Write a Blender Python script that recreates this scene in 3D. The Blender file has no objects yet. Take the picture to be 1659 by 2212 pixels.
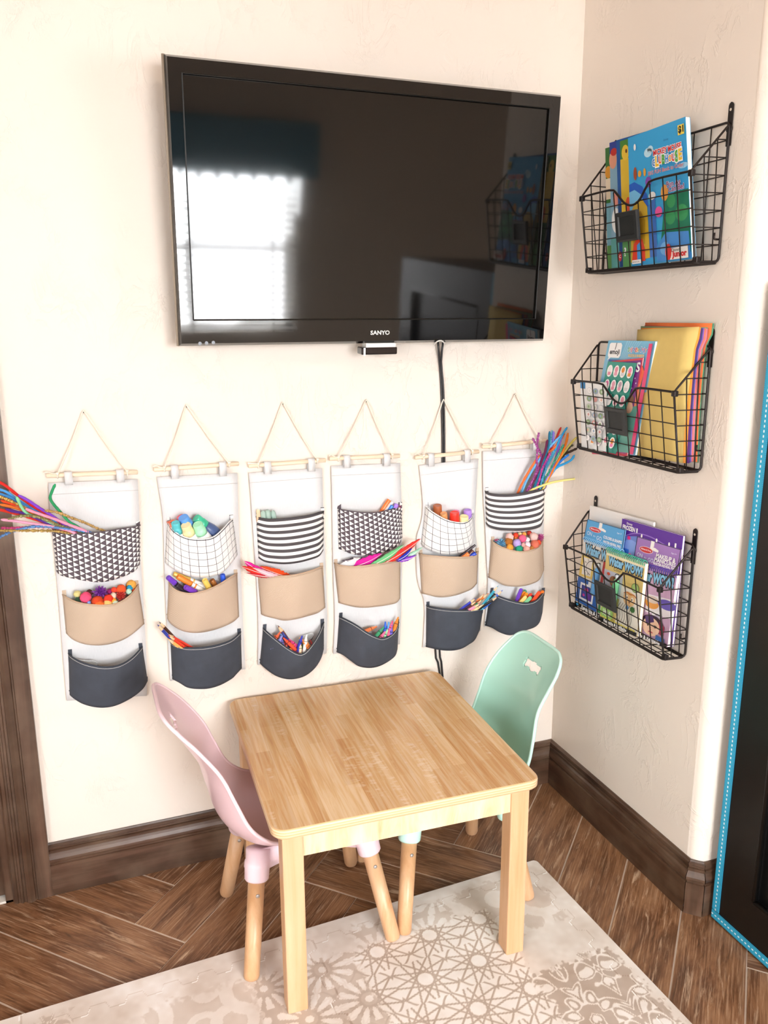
import bpy, bmesh, math, random
import numpy as np
from mathutils import Vector, Matrix
random.seed(7)
rng = np.random.default_rng(7)
SC = bpy.context.scene
COL = SC.collection
PI = math.pi

# ------------------------------------------------------------------ camera
# axes: TV wall is y = 0, basket wall is x = 0, floor z = 0; the room lies at y < 0
CW, CH, CF = 1659.0, 2212.0, 1772.8
CAM = np.array([-1.301, -1.989, 1.408])
_yaw, _pitch, _roll = 0.360186, -0.229927, -0.004401
_f = np.array([math.sin(_yaw)*math.cos(_pitch), math.cos(_yaw)*math.cos(_pitch), math.sin(_pitch)])
_r = np.cross(_f, [0, 0, 1]); _r /= np.linalg.norm(_r); _u = np.cross(_r, _f)
CR = _r*math.cos(_roll) + _u*math.sin(_roll)
CU = -_r*math.sin(_roll) + _u*math.cos(_roll)
cd = bpy.data.cameras.new('camera'); cam = bpy.data.objects.new('camera', cd); COL.objects.link(cam)
cd.sensor_fit = 'VERTICAL'; cd.sensor_height = 36.0; cd.lens = CF/CH*36.0; cd.clip_start = 0.05
cam.matrix_world = Matrix(((CR[0], CU[0], -_f[0], CAM[0]), (CR[1], CU[1], -_f[1], CAM[1]), (CR[2], CU[2], -_f[2], CAM[2]), (0, 0, 0, 1)))
SC.camera = cam

# ------------------------------------------------------------------ world, lights, exposure
W = bpy.data.worlds.new('daylight'); SC.world = W; W.use_nodes = True
W.node_tree.nodes['Background'].inputs[0].default_value = (0.78, 0.86, 1.0, 1)
W.node_tree.nodes['Background'].inputs[1].default_value = 1.0
SC.view_settings.view_transform = 'Standard'; SC.view_settings.look = 'None'
SC.view_settings.gamma = 1.0; SC.view_settings.use_curve_mapping = False
SC.view_settings.exposure = 0.36
SC.cycles.use_denoising = True
SC.cycles.max_bounces = 8
SC.cycles.sample_clamp_indirect = 6.0


def area(name, loc, target, sx, sy, power, col, spread=180):
    l = bpy.data.lights.new(name, 'AREA'); l.shape = 'RECTANGLE'; l.size = sx; l.size_y = sy
    l.energy = power; l.color = col; l.spread = math.radians(spread)
    o = bpy.data.objects.new(name, l); COL.objects.link(o); o.location = loc
    d = Vector(target) - Vector(loc); o.rotation_euler = d.to_track_quat('-Z', 'Y').to_euler()
    return o


# daylight entering through the windows of the room (behind the camera and on the far right)
area('window_daylight_rear', (-0.45, -4.055, 1.40), (-0.45, 0, 0.30), 1.42, 1.15, 40, (0.96, 0.985, 1.0), 120)
area('window_daylight_right', (2.98, -2.3, 1.35), (-0.6, -0.7, 0.1), 1.9, 1.7, 70, (0.96, 0.985, 1.0), 125)
area('fill_light_left', (-3.18, -2.6, 1.30), (0, -0.7, 0.4), 1.8, 1.6, 36, (0.95, 0.98, 1.0), 130)  # added fill light from the left, brightens the basket wall
area('warm_fill_light', (-0.6, -1.9, 2.66), (-0.6, -1.6, 0), 0.5, 0.5, 9, (1.0, 0.86, 0.72))  # added light of the unseen ceiling lamp, warms the upper wall


# ------------------------------------------------------------------ pixel helpers (photo frame 1659 x 2212)
def ray(p):
    return CR*((p[0]-829.5)/CF) - CU*((p[1]-1106.0)/CF) + _f


def hit(p, n, c):
    d = ray(p); n = np.asarray(n, float)
    t = (c - CAM @ n)/(d @ n)
    return CAM + t*d


def PB(p, off=0.0):          # point in front of the TV wall
    return hit(p, (0, 1, 0), -off)


def PR(p, off=0.0):          # point in front of the basket wall
    return hit(p, (1, 0, 0), -off)


def PF(p, z=0.0):            # point above the floor
    return hit(p, (0, 0, 1), z)


def mpp(X):                  # metres for one photo pixel at a point
    return float((np.asarray(X) - CAM) @ _f)/CF


def ZM(x0, y0, w):           # reads positions taken in an enlarged crop of the photo
    s = w/1659.0 if w > 1 else w
    return lambda x, y: (x0 + x*s, y0 + y*s)


# ------------------------------------------------------------------ materials
def lin(c):
    if isinstance(c, str):
        c = [int(c[i:i+2], 16)/255 for i in (0, 2, 4)]
    return [x/12.92 if x <= 0.04045 else ((x+0.055)/1.055)**2.4 for x in c]


class NT:
    """small node-tree writer"""
    def __init__(self, name):
        self.m = bpy.data.materials.new(name); self.m.use_nodes = True
        self.t = self.m.node_tree; self.b = self.t.nodes['Principled BSDF']

    def n(self, kind, props=None, **ins):
        nd = self.t.nodes.new(kind)
        for k, v in (props or {}).items():
            setattr(nd, k, v)
        for k, v in ins.items():
            k = int(k[1:]) if k[0] == '_' and k[1:].isdigit() else k
            self.put(nd.inputs[k], v)
        return nd

    def put(self, sock, v):
        if hasattr(v, 'links') or hasattr(v, 'is_linked'):
            self.t.links.new(v, sock)
        elif hasattr(v, 'outputs'):
            self.t.links.new(v.outputs[0], sock)
        else:
            sock.default_value = v

    def math(self, op, a, b=0.0, c=0.0):
        return self.n('ShaderNodeMath', {'operation': op}, _0=a, _1=b, _2=c).outputs[0]

    def mix(self, f, a, b, blend='MIX'):
        nd = self.t.nodes.new('ShaderNodeMix'); nd.data_type = 'RGBA'; nd.blend_type = blend
        self.put(nd.inputs[0], f); self.put(nd.inputs[6], a); self.put(nd.inputs[7], b)
        return nd.outputs[2]

    def ramp(self, f, *stops):
        nd = self.t.nodes.new('ShaderNodeValToRGB'); self.put(nd.inputs[0], f)
        e = nd.color_ramp.elements
        while len(e) < len(stops):
            e.new(0.5)
        for k, (p, c) in zip(e, stops):
            k.position = p
            k.color = (c, c, c, 1) if isinstance(c, (int, float)) else rgba(c)
        return nd.outputs[0]

    def tc(self, which='Object'):
        return self.n('ShaderNodeTexCoord').outputs[which]

    def mapped(self, which='Object', scale=(1, 1, 1), rot=(0, 0, 0), loc=(0, 0, 0)):
        return self.n('ShaderNodeMapping', Vector=self.tc(which), Scale=scale, Rotation=rot, Location=loc).outputs[0]

    def noise(self, vec, scale, detail=4.0, rough=0.55, dist=0.0):
        return self.n('ShaderNodeTexNoise', Vector=vec, Scale=scale, Detail=detail, Roughness=rough, Distortion=dist).outputs[0]

    def bump(self, h, strength=0.3, dist=0.002):
        b = self.n('ShaderNodeBump', Strength=strength, Distance=dist, Height=h)
        self.put(self.b.inputs['Normal'], b.outputs[0])

    def base(self, v):
        self.put(self.b.inputs['Base Color'], v)

    def set(self, **k):
        for a, v in k.items():
            self.put(self.b.inputs[a.replace('_', ' ')], v)
        return self.m


def rgba(c):
    return (*lin(c), 1.0)


_MC = {}


def M(col, rough=0.5, metal=0.0, coat=0.0, name=None, noise=0.0):
    """plain procedural material of one colour with a little unevenness"""
    key = (tuple(col) if not isinstance(col, str) else col, rough, metal, coat, noise)
    if key in _MC:
        return _MC[key]
    t = NT(name or 'plain_'+(col if isinstance(col, str) else 'tone'))
    c = rgba(col)
    if noise:
        t.base(t.mix(t.noise(t.tc(), 60.0), (*[x*(1-noise) for x in c[:3]], 1), (*[min(1, x*(1+noise)) for x in c[:3]], 1)))
    else:
        t.base(c)
    m = t.set(Roughness=rough, Metallic=metal)
    t.b.inputs['Coat Weight'].default_value = coat
    _MC[key] = m
    return m


# ------------------------------------------------------------------ mesh helpers
ORG = {}        # name -> world origin of a root


def thing(name, label, cat, org, group=None):
    o = bpy.data.objects.new(name, None); COL.objects.link(o); o.empty_display_size = 0.02
    o.location = Vector(org); ORG[o.name] = np.array(org, float)
    o['label'] = label; o['category'] = cat
    if group:
        o['group'] = group
    return o


def root_of(o):
    while o.parent:
        o = o.parent
    return o


def ob(name, V, F, mat, parent=None, smooth=False, uv=None, mats=None, fmat=None, label=None, cat=None, group=None, kind=None, org=None):
    """one mesh object; V in world coordinates"""
    V = np.asarray(V, float)
    if parent is not None:
        o0 = ORG[root_of(parent).name]
    else:
        o0 = np.array(org if org is not None else [(V[:, 0].min()+V[:, 0].max())/2, (V[:, 1].min()+V[:, 1].max())/2, V[:, 2].min()], float)
    me = bpy.data.meshes.new(name)
    me.from_pydata((V-o0).tolist(), [], [tuple(int(i) for i in f) for f in F])
    for m in (mats or [mat]):
        me.materials.append(m)
    if fmat is not None:
        me.polygons.foreach_set('material_index', np.asarray(fmat, dtype=np.int32))
    if smooth:
        me.polygons.foreach_set('use_smooth', np.ones(len(me.polygons), bool))
    if uv is not None:
        ul = me.uv_layers.new(name='UVMap')
        li = np.empty(len(me.loops), dtype=np.int32); me.loops.foreach_get('vertex_index', li)
        ul.data.foreach_set('uv', np.asarray(uv, np.float32)[li].ravel())
    me.update()
    o = bpy.data.objects.new(name, me); COL.objects.link(o)
    if parent is not None:
        o.parent = parent
    else:
        o.location = Vector(o0); ORG[o.name] = o0
    if label:
        o['label'] = label
    if cat:
        o['category'] = cat
    if group:
        o['group'] = group
    if kind:
        o['kind'] = kind
    return o


class MB:
    """collects shapes for ONE mesh"""
    def __init__(self):
        self.V = []; self.F = []; self.S = []

    def add(self, V, F):
        k = len(self.V); self.V += [tuple(map(float, v)) for v in V]; self.F += [tuple(i+k for i in f) for f in F]
        return self

    def build(self, name, mat, parent=None, smooth=False, **k):
        return ob(name, self.V, self.F, mat, parent, smooth, **k)


def frame(d):
    d = np.asarray(d, float); d = d/np.linalg.norm(d)
    a = np.array([0, 0, 1.0]) if abs(d[2]) < 0.9 else np.array([1.0, 0, 0])
    u = np.cross(a, d); u /= np.linalg.norm(u); v = np.cross(d, u)
    return u, v, d


def g_box(lo, hi, X=None):
    x0, y0, z0 = lo; x1, y1, z1 = hi
    V = np.array([(x0, y0, z0), (x1, y0, z0), (x1, y1, z0), (x0, y1, z0), (x0, y0, z1), (x1, y0, z1), (x1, y1, z1), (x0, y1, z1)], float)
    if X is not None:
        V = np.array([X @ np.append(v, 1) for v in V])[:, :3]
    return V, [(0, 3, 2, 1), (4, 5, 6, 7), (0, 1, 5, 4), (1, 2, 6, 5), (2, 3, 7, 6), (3, 0, 4, 7)]


def g_tube(P, r, n=8, caps=True, closed=False):
    P = np.asarray(P, float); m = len(P)
    R = np.full(m, r) if np.isscalar(r) else np.asarray(r, float)
    T = np.gradient(P, axis=0) if m > 2 else np.repeat((P[-1]-P[0])[None], m, 0)
    if closed:
        T = np.roll(P, -1, 0) - np.roll(P, 1, 0)
    u, v, _ = frame(T[0]); V = []; F = []
    for i in range(m):
        d = T[i]/(np.linalg.norm(T[i])+1e-12)
        u = u - d*(u @ d); u /= np.linalg.norm(u)+1e-12; v = np.cross(d, u)
        for k in range(n):
            a = 2*PI*k/n; V.append(P[i] + R[i]*(math.cos(a)*u + math.sin(a)*v))
    for i in range(m if closed else m-1):
        j = (i+1) % m
        for k in range(n):
            l = (k+1) % n; F.append((i*n+k, i*n+l, j*n+l, j*n+k))
    if caps and not closed:
        F.append(tuple(range(n-1, -1, -1))); F.append(tuple((m-1)*n+k for k in range(n)))
    return V, F


def g_lathe(prof, base, axis, n=20, caps=True):
    """prof: (radius, height along axis)"""
    u, v, d = frame(axis); base = np.asarray(base, float); V = []; F = []
    for r, h in prof:
        for k in range(n):
            a = 2*PI*k/n; V.append(base + d*h + r*(math.cos(a)*u + math.sin(a)*v))
    m = len(prof)
    for i in range(m-1):
        for k in range(n):
            l = (k+1) % n; F.append((i*n+k, i*n+l, (i+1)*n+l, (i+1)*n+k))
    if caps:
        F.append(tuple(range(n-1, -1, -1))); F.append(tuple((m-1)*n+k for k in range(n)))
    return V, F


def g_prism(poly, vec):
    """planar polygon (3-D points) extruded by vec"""
    poly = np.asarray(poly, float); n = len(poly)
    V = np.vstack([poly, poly+np.asarray(vec)])
    return V, [tuple(range(n))[::-1], tuple(range(n, 2*n))] + [(i, (i+1) % n, n+(i+1) % n, n+i) for i in range(n)]


def g_grid(P):
    """P: array rows x cols x 3"""
    r, c = P.shape[:2]
    return P.reshape(-1, 3), [(i*c+j, i*c+j+1, (i+1)*c+j+1, (i+1)*c+j) for i in range(r-1) for j in range(c-1)]


def spline(pts, n):
    """smooth curve through points (Catmull-Rom, chord-length steps)"""
    P = np.asarray(pts, float)
    if len(P) == 2:
        return P[0] + (P[1]-P[0])*np.linspace(0, 1, n)[:, None]
    Q = np.vstack([2*P[0]-P[1], P, 2*P[-1]-P[-2]])
    L = np.concatenate([[0], np.cumsum(np.linalg.norm(np.diff(P, axis=0), axis=1))])
    out = []
    for s in np.linspace(0, L[-1], n):
        i = min(max(np.searchsorted(L, s, 'right')-1, 0), len(P)-2)
        t = (s-L[i])/(L[i+1]-L[i]+1e-12)
        a, b, c, d = Q[i:i+4]
        out.append(0.5*(2*b + (c-a)*t + (2*a-5*b+4*c-d)*t*t + (3*b-a-3*c+d)*t**3))
    return np.array(out)


def bevel(o, w, seg=2):
    m = o.modifiers.new('bevel', 'BEVEL'); m.width = w; m.segments = seg; m.limit_method = 'ANGLE'
    return o


def solid(o, t, off=-1.0):
    m = o.modifiers.new('solidify', 'SOLIDIFY'); m.thickness = t; m.offset = off
    return o


def subsurf(o, n=2):
    m = o.modifiers.new('subsurf', 'SUBSURF'); m.levels = n; m.render_levels = n
    return o


_TX = {}


def text_mesh(s, bold=0.0):
    """flat lettering as (verts2d, faces), height of a capital about 0.7"""
    if (s, bold) in _TX:
        return _TX[(s, bold)]
    c = bpy.data.curves.new('lettering', 'FONT'); c.body = s; c.size = 1.0; c.offset = bold; c.resolution_u = 3
    c.align_x = 'CENTER'; c.align_y = 'CENTER'
    o = bpy.data.objects.new('lettering', c); COL.objects.link(o)
    me = o.to_mesh()
    V = np.array([v.co[:] for v in me.vertices]).reshape(-1, 3)[:, :2]; F = [tuple(p.vertices) for p in me.polygons]
    o.to_mesh_clear(); bpy.data.objects.remove(o); bpy.data.curves.remove(c)
    _TX[(s, bold)] = (V, F)
    return V, F


def struct(o):
    o['kind'] = 'structure'
    return o

# ================================================================== SETTING
# ---- materials of the shell
def wall_mat():
    t = NT('trowelled_wall_paint')
    v = t.mapped('Object', (1, 1, 1))
    big = t.noise(v, 2.5, 3)
    vo = t.n('ShaderNodeMapping', Vector=t.tc(), Scale=(9, 9, 5.0)).outputs[0]
    wob = t.n('ShaderNodeTexNoise', Vector=vo, Scale=1.6, Detail=5.0, Roughness=0.6, Distortion=1.6).outputs[0]
    ridge = t.math('SUBTRACT', 1.0, t.math('MULTIPLY', t.math('ABSOLUTE', t.math('SUBTRACT', wob, 0.5)), 26.0))
    ridge = t.math('MAXIMUM', ridge, 0.0)
    gate = t.ramp(t.noise(v, 7.0, 2), (0.48, 0.0), (0.6, 1.0))
    h = t.math('ADD', t.math('MULTIPLY', ridge, gate), t.math('MULTIPLY', t.noise(v, 55.0, 3), 0.12))
    t.base(t.mix(big, rgba('EADFD3'), rgba('EDE3D8')))
    t.bump(h, 0.42, 0.0022)
    return t.set(Roughness=0.62)


def wood_trim_mat(axis='x'):
    t = NT('dark_stained_wood')
    sc = {'x': (2.5, 40, 40), 'z': (40, 40, 2.5), 'y': (40, 2.5, 40)}[axis]
    v = t.mapped('Object', sc)
    g = t.noise(v, 1.0, 6, 0.6, 0.6)
    cl = t.noise(t.mapped('Object', (9, 9, 9)), 1.0, 3)
    c = t.ramp(g, (0.25, '2C1C13'), (0.5, '4A3325'), (0.8, '6C5040'))
    c = t.mix(t.ramp(cl, (0.4, 0.0), (0.7, 0.45)), c, rgba('7A6654'))
    t.base(c); t.bump(g, 0.08, 0.001)
    return t.set(Roughness=0.33)


WALL = wall_mat(); TRIMX = wood_trim_mat('x'); TRIMZ = wood_trim_mat('z'); TRIMY = wood_trim_mat('y')
CEIL = M('C2A68E', 0.8)
HB = 2.74                     # room height
YR = -0.645                   # return wall plane
XL, XRr, YB = -3.3, 3.1, -4.0  # left, right and rear walls

# back wall (holds the TV), from the door opening to the corner and over the door
DX0, DX1, DH = -2.42, -1.56, 2.05
m = MB(); m.add(*g_box((DX1, 0, 0), (0.15, 0.12, HB))); m.add(*g_box((XL, 0, 0), (DX0, 0.12, HB))); m.add(*g_box((DX0, 0, DH), (DX1, 0.12, HB)))
struct(m.build('wall_back', WALL))
# right wall with bullnose corner and return wall, one L-shaped solid
prof = [(0, 0), (0, YR+0.035)]
for k in range(9):
    a = PI + PI/2*k/8
    prof.append((0.035+0.035*math.cos(a), YR+0.035+0.035*math.sin(a)))
prof += [(XRr, YR), (XRr, YR+0.12), (0.15, YR+0.12), (0.15, 0)]
P0 = np.array([(x, y, 0.0) for x, y in prof]); n = len(P0)
V = np.vstack([P0, P0+[0, 0, HB]]); F = [(i, i+1, n+i+1, n+i) for i in range(n-1)] + [(n-1, 0, n, 2*n-1)]
o = struct(ob('wall_right', V, F, WALL)); 
for p in o.data.polygons:
    p.use_smooth = p.index in range(1, 11)
struct(ob('wall_return_end', *g_box((XRr, YB, 0), (XRr+0.1, YR+0.12, HB)), WALL))
# window wall behind the camera, far-left wall
WX0, WX1, WZ0, WZ1 = -1.2, 0.22, 0.82, 1.98
m = MB()
m.add(*g_box((XL, YB-0.12, 0), (WX0, YB, HB))); m.add(*g_box((WX1, YB-0.12, 0), (XRr, YB, HB)))
m.add(*g_box((WX0, YB-0.12, 0), (WX1, YB, WZ0))); m.add(*g_box((WX0, YB-0.12, WZ1), (WX1, YB, HB)))
struct(m.build('wall_rear', WALL))
struct(ob('wall_left', *g_box((XL-0.1, YB, 0), (XL, 0.12, HB)), WALL))
struct(ob('ceiling', *g_box((XL-0.1, YB-0.12, HB), (XRr+0.1, 0.12, HB+0.1)), CEIL))


# ---- floor: grout bed and herringbone plank tiles
def tile_mat():
    t = NT('wood_look_plank_tile')
    oi = t.n('ShaderNodeObjectInfo').outputs['Random']
    off = t.n('ShaderNodeCombineXYZ', X=t.math('MULTIPLY', oi, 31.0), Y=t.math('MULTIPLY', oi, 17.0), Z=0.0).outputs[0]
    v = t.n('ShaderNodeVectorMath', {'operation': 'ADD'}, _0=t.tc(), _1=off).outputs[0]
    vs = t.n('ShaderNodeMapping', Vector=v, Scale=(6, 75, 1)).outputs[0]
    g = t.noise(vs, 1.0, 8, 0.68, 1.0)
    vb = t.n('ShaderNodeMapping', Vector=v, Scale=(3.5, 13, 1)).outputs[0]
    b = t.noise(vb, 1.0, 5, 0.6, 1.4)
    c = t.ramp(b, (0.28, '4C2F1B'), (0.44, '704A2F'), (0.58, '8E6444'), (0.8, 'A87E5C'))
    st = t.ramp(g, (0.40, 0.0), (0.56, 0.0), (0.68, 0.8))
    c = t.mix(st, c, rgba('D2B496'))
    dk = t.ramp(g, (0.30, 0.7), (0.42, 0.0))
    c = t.mix(dk, c, rgba('25160C'))
    fi = t.noise(t.n('ShaderNodeMapping', Vector=v, Scale=(9, 260, 1)).outputs[0], 1.0, 5, 0.7, 0.4)
    c = t.mix(t.ramp(fi, (0.52, 0.0), (0.66, 0.55)), c, rgba('C4A080'))
    c = t.mix(t.ramp(fi, (0.34, 0.5), (0.46, 0.0)), c, rgba('38220F'))
    c = t.mix(t.math('MULTIPLY', oi, 0.25), c, rgba('6C452A'))
    t.base(c); t.bump(g, 0.12, 0.0012)
    return t.set(Roughness=0.42)


TILE = tile_mat()
GROUT = M('D3C4B4', 0.9, noise=0.08)
floor = struct(ob('floor', *g_box((XL, YB, -0.06), (XRr, 0.5, -0.0018)), GROUT, org=(0, 0, 0)))
PIT = 0.1497
GAP = 0.0045
L4, W1 = 4*PIT-GAP, PIT-GAP
V, F = g_box((-L4/2, -W1/2, -0.012), (L4/2, W1/2, 0.0))
me = bpy.data.meshes.new('plank_tile'); me.from_pydata([tuple(v) for v in V], [], F); me.materials.append(TILE)
u00, v00 = -0.583-3*0.1502, 0.463
s2 = math.sqrt(0.5)
cnt = 0
for j in range(-24, 18):
    for i in range(-22, 16):
        k = (i-j+1) % 8
        if k == 0:
            uc, vc, rot = i+2, j+0.5, PI/4
        elif k == 7:
            uc, vc, rot = i+0.5, j+2, 3*PI/4
        else:
            continue
        u = u00+uc*0.1502; v = v00+vc*0.1490
        x = (u-v)*s2; y = (u+v)*s2
        if not (-2.3 < x < 1.3 and -2.3 < y < 0.30) or (x > 0.25 and y > -0.45):
            continue
        t = bpy.data.objects.new('plank_tile', me); COL.objects.link(t); t.parent = floor
        t.location = (x, y, 0.0); t.rotation_euler = (0, 0, rot + (PI if (i*7+j*3) % 2 else 0)); cnt += 1

# ---- baseboards (moulded profile swept along the walls)
BH = 0.140
BPROF = [(0.016, 0.0), (0.016, 0.083), (0.0125, 0.0845), (0.0125, 0.089), (0.0160, 0.0905), (0.0175, 0.095), (0.0170, 0.101), (0.0140, 0.109), (0.0105, 0.1145),
         (0.0105, 0.1175), (0.0130, 0.1190), (0.0130, 0.1235), (0.0085, 0.1245), (0.0085, 0.1285), (0.0100, 0.1300), (0.0095, 0.1350), (0.005, 0.1365), (0.003, BH), (0.0, BH)]


def sweep_board(name, path, nrm, mat):
    """path: 2-D points on the wall; nrm: mitred offset directions"""
    V = []; c = len(BPROF)
    for p, q in zip(path, nrm):
        for d, z in BPROF:
            V.append((p[0]+q[0]*d, p[1]+q[1]*d, z))
    F = [(i*c+k, (i+1)*c+k, (i+1)*c+k+1, i*c+k+1) for i in range(len(path)-1) for k in range(c-1)]
    F += [tuple(range(c))[::-1], tuple((len(path)-1)*c+k for k in range(c))]
    return struct(ob(name, V, F, mat))


sweep_board('baseboard_back', [(-1.452, 0), (0, 0)], [(0, -1), (-1, -1)], TRIMX)
sweep_board('baseboard_right', [(0, 0), (0, YR+0.020)], [(-1, -1), (-1, -0.25)], TRIMY)
ch = [(0.0, YR+0.020), (0.020, YR)]
sweep_board('baseboard_corner', ch, [(-1, -0.42), (-0.42, -1)], TRIMZ)
sweep_board('baseboard_return', [(0.020, YR), (XRr, YR)], [(-0.25, -1), (0, -1)], TRIMX)

# ---- door casing (fluted), jamb, door leaf and hinge, carpet strip beyond
m = MB()
CPROF = [(0.0, 0.0), (0.0, 0.017), (0.034, 0.019), (0.036, 0.016), (0.039, 0.016), (0.041, 0.021), (0.050, 0.025), (0.059, 0.021),
         (0.061, 0.016), (0.066, 0.016), (0.068, 0.019), (0.073, 0.019), (0.075, 0.015), (0.079, 0.015), (0.081, 0.017), (0.088, 0.015), (0.092, 0.010), (0.092, 0.0)]
V = []
for z in (0, DH+0.09):
    V += [(-1.452-a, -b, z) for a, b in CPROF]
c = len(CPROF)
F = [(k, k+1, c+k+1, c+k) for k in range(c-1)] + [tuple(range(c)), tuple(range(c, 2*c))[::-1]]
struct(ob('trim_1', V, F, TRIMZ))
V = []
for x in (-1.545, DX0-0.09):
    V += [(x, -b, DH-0.015+a) for a, b in CPROF]
F = [(k, k+1, c+k+1, c+k) for k in range(c-1)] + [tuple(range(c)), tuple(range(c, 2*c))[::-1]]
struct(ob('trim_2', V, F, TRIMX))
struct(ob('trim_3', *g_box((DX1-0.0015, -0.004, 0), (DX1+0.018, 0.118, DH)), TRIMZ))
dr = thing('door_1', '', '', (-1.99, 0.06, 0)); del dr['label'], dr['category']; dr['kind'] = 'structure'
ob('door_leaf', *g_box((DX0+0.004, 0.014, 0.012), (DX1-0.002, 0.054, DH-0.005)), TRIMZ, dr)
for zc in (0.28, 1.05, 1.8):
    m = MB(); m.add(*g_lathe([(0.006, 0), (0.006, 0.10)], (-1.562, 0.008, zc-0.05), (0, 0, 1), 10))
    for k in (-0.054, 0.05):
        m.add(*g_lathe([(0.003, 0), (0.0065, 0.001), (0.003, 0.006)], (-1.562, 0.008, zc+k), (0, 0, 1), 10))
    m.build('hinge', M('3A2C22', 0.35, 0.8), dr, True)
for (x0, x1, z0, z1) in ((-2.3, -1.68, 0.15, 0.95), (-2.3, -1.68, 1.1, 1.93)):
    bevel(ob('raised_panel', *g_box((x0, 0.008, z0), (x1, 0.015, z1)), TRIMZ, dr), 0.012, 3)
struct(ob('trim_4', *g_box((DX0, -0.004, -0.002), (-1.53, 0.042, 0.006)), M('DCD6CC', 0.95, noise=0.12)))

# ---- window behind the camera: frame, sashes, glass, blinds, valance
WHITE_PAINT = M('F2F0EC', 0.45)
win = thing('window_1', '', '', ((WX0+WX1)/2, YB, WZ0)); del win['label'], win['category']; win['kind'] = 'structure'
m = MB()
for a in ((WX0, WX0+0.05, WZ0, WZ1), (WX1-0.05, WX1, WZ0, WZ1), (WX0, WX1, WZ0, WZ0+0.05), (WX0, WX1, WZ1-0.05, WZ1)):
    m.add(*g_box((a[0], YB-0.10, a[2]), (a[1], YB-0.04, a[3])))
m.build('window_frame', WHITE_PAINT, win)
m = MB(); xm = (WX0+WX1)/2
m.add(*g_box((xm-0.02, YB-0.095, WZ0+0.05), (xm+0.02, YB-0.05, WZ1-0.05)))
m.add(*g_box((WX0+0.05, YB-0.095, 1.36), (WX1-0.05, YB-0.05, 1.40)))
m.build('sash_bar', WHITE_PAINT, win)
t = NT('bright_overcast_view'); t.set(Emission_Color=rgba('F4F8FF'), Emission_Strength=14.0); t.base(rgba('FFFFFF'))
ob('outdoor_view', *g_box((WX0-0.2, YB-0.30, WZ0-0.2), (WX1+0.2, YB-0.29, WZ1+0.2)), t.m, win)
bl = thing('window_blind', 'white horizontal slat blind hanging inside the window behind the table', 'blind', (xm, YB+0.02, WZ0))
sv, sf = g_box((WX0-0.02, -0.020, -0.001), (WX1+0.02, 0.020, 0.001))
for k in range(21):
    z = WZ0+0.03+k*0.048
    R = np.array([[1, 0, 0], [0, math.cos(0.5), math.sin(0.5)], [0, -math.sin(0.5), math.cos(0.5)]])
    ob('slat', (sv @ R.T)+[0, YB+0.035, z], sf, WHITE_PAINT, bl)
for x in (WX0+0.15, xm, WX1-0.15):
    ob('ladder_tape', *g_box((x-0.008, YB+0.014, WZ0), (x+0.008, YB+0.0155, WZ1-0.15)), WHITE_PAINT, bl)
TEAL = M('5E9CB8', 0.9, noise=0.06)
va = thing('window_valance', 'teal box valance with pom-pom trim above the window blind', 'valance', (xm, YB, WZ1-0.15))
bevel(ob('fabric_box', *g_box((WX0-0.10, YB, WZ1-0.14), (WX1+0.14, YB+0.14, WZ1+0.20)), TEAL, va), 0.01)
for k in range(14):
    x = WX0-0.06+k*0.118
    ob('trim_tassel', *g_lathe([(0.001, 0), (0.018, 0.012), (0.018, 0.03), (0.002, 0.045)], (x, YB+0.135, WZ1-0.18), (0, 0, 1), 8), M('F2F0EC', 0.9), va, True)

# unseen ceiling lamp, added for its warm light
lp = thing('added_ceiling_lamp', 'round frosted ceiling lamp added above the play corner for warm light', 'lamp', (-0.6, -1.9, HB-0.07))
ob('lamp_base', *g_lathe([(0.20, 0), (0.20, 0.02)], (-0.6, -1.9, HB-0.02), (0, 0, 1), 32), M('4A3A30', 0.4, 0.6), lp)
t = NT('frosted_lit_glass'); t.base(rgba('FFF4E4')); t.set(Emission_Color=rgba('FFE2C0'), Emission_Strength=3.0, Roughness=0.6)
ob('lamp_bowl', *g_lathe([(0.01, -0.085), (0.10, -0.075), (0.16, -0.05), (0.185, -0.005)], (-0.6, -1.9, HB-0.02), (0, 0, 1), 32), t.m, lp, True)

# ================================================================== PLAY MAT
MATC = np.array([-0.255, -0.342]); MR = math.radians(2.5)
mx = np.array([-math.cos(MR), -math.sin(MR)])      # along the back edge, to the left
my = np.array([math.sin(MR), -math.cos(MR)])       # towards the camera
MZ = 0.012


def seg_dist(p, q, a, b):
    ab = np.subtract(b, a); t = np.clip(((p-a[0])*ab[0]+(q-a[1])*ab[1])/(ab @ ab), 0, 1)
    return np.hypot(p-a[0]-t*ab[0], q-a[1]-t*ab[1])


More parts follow.
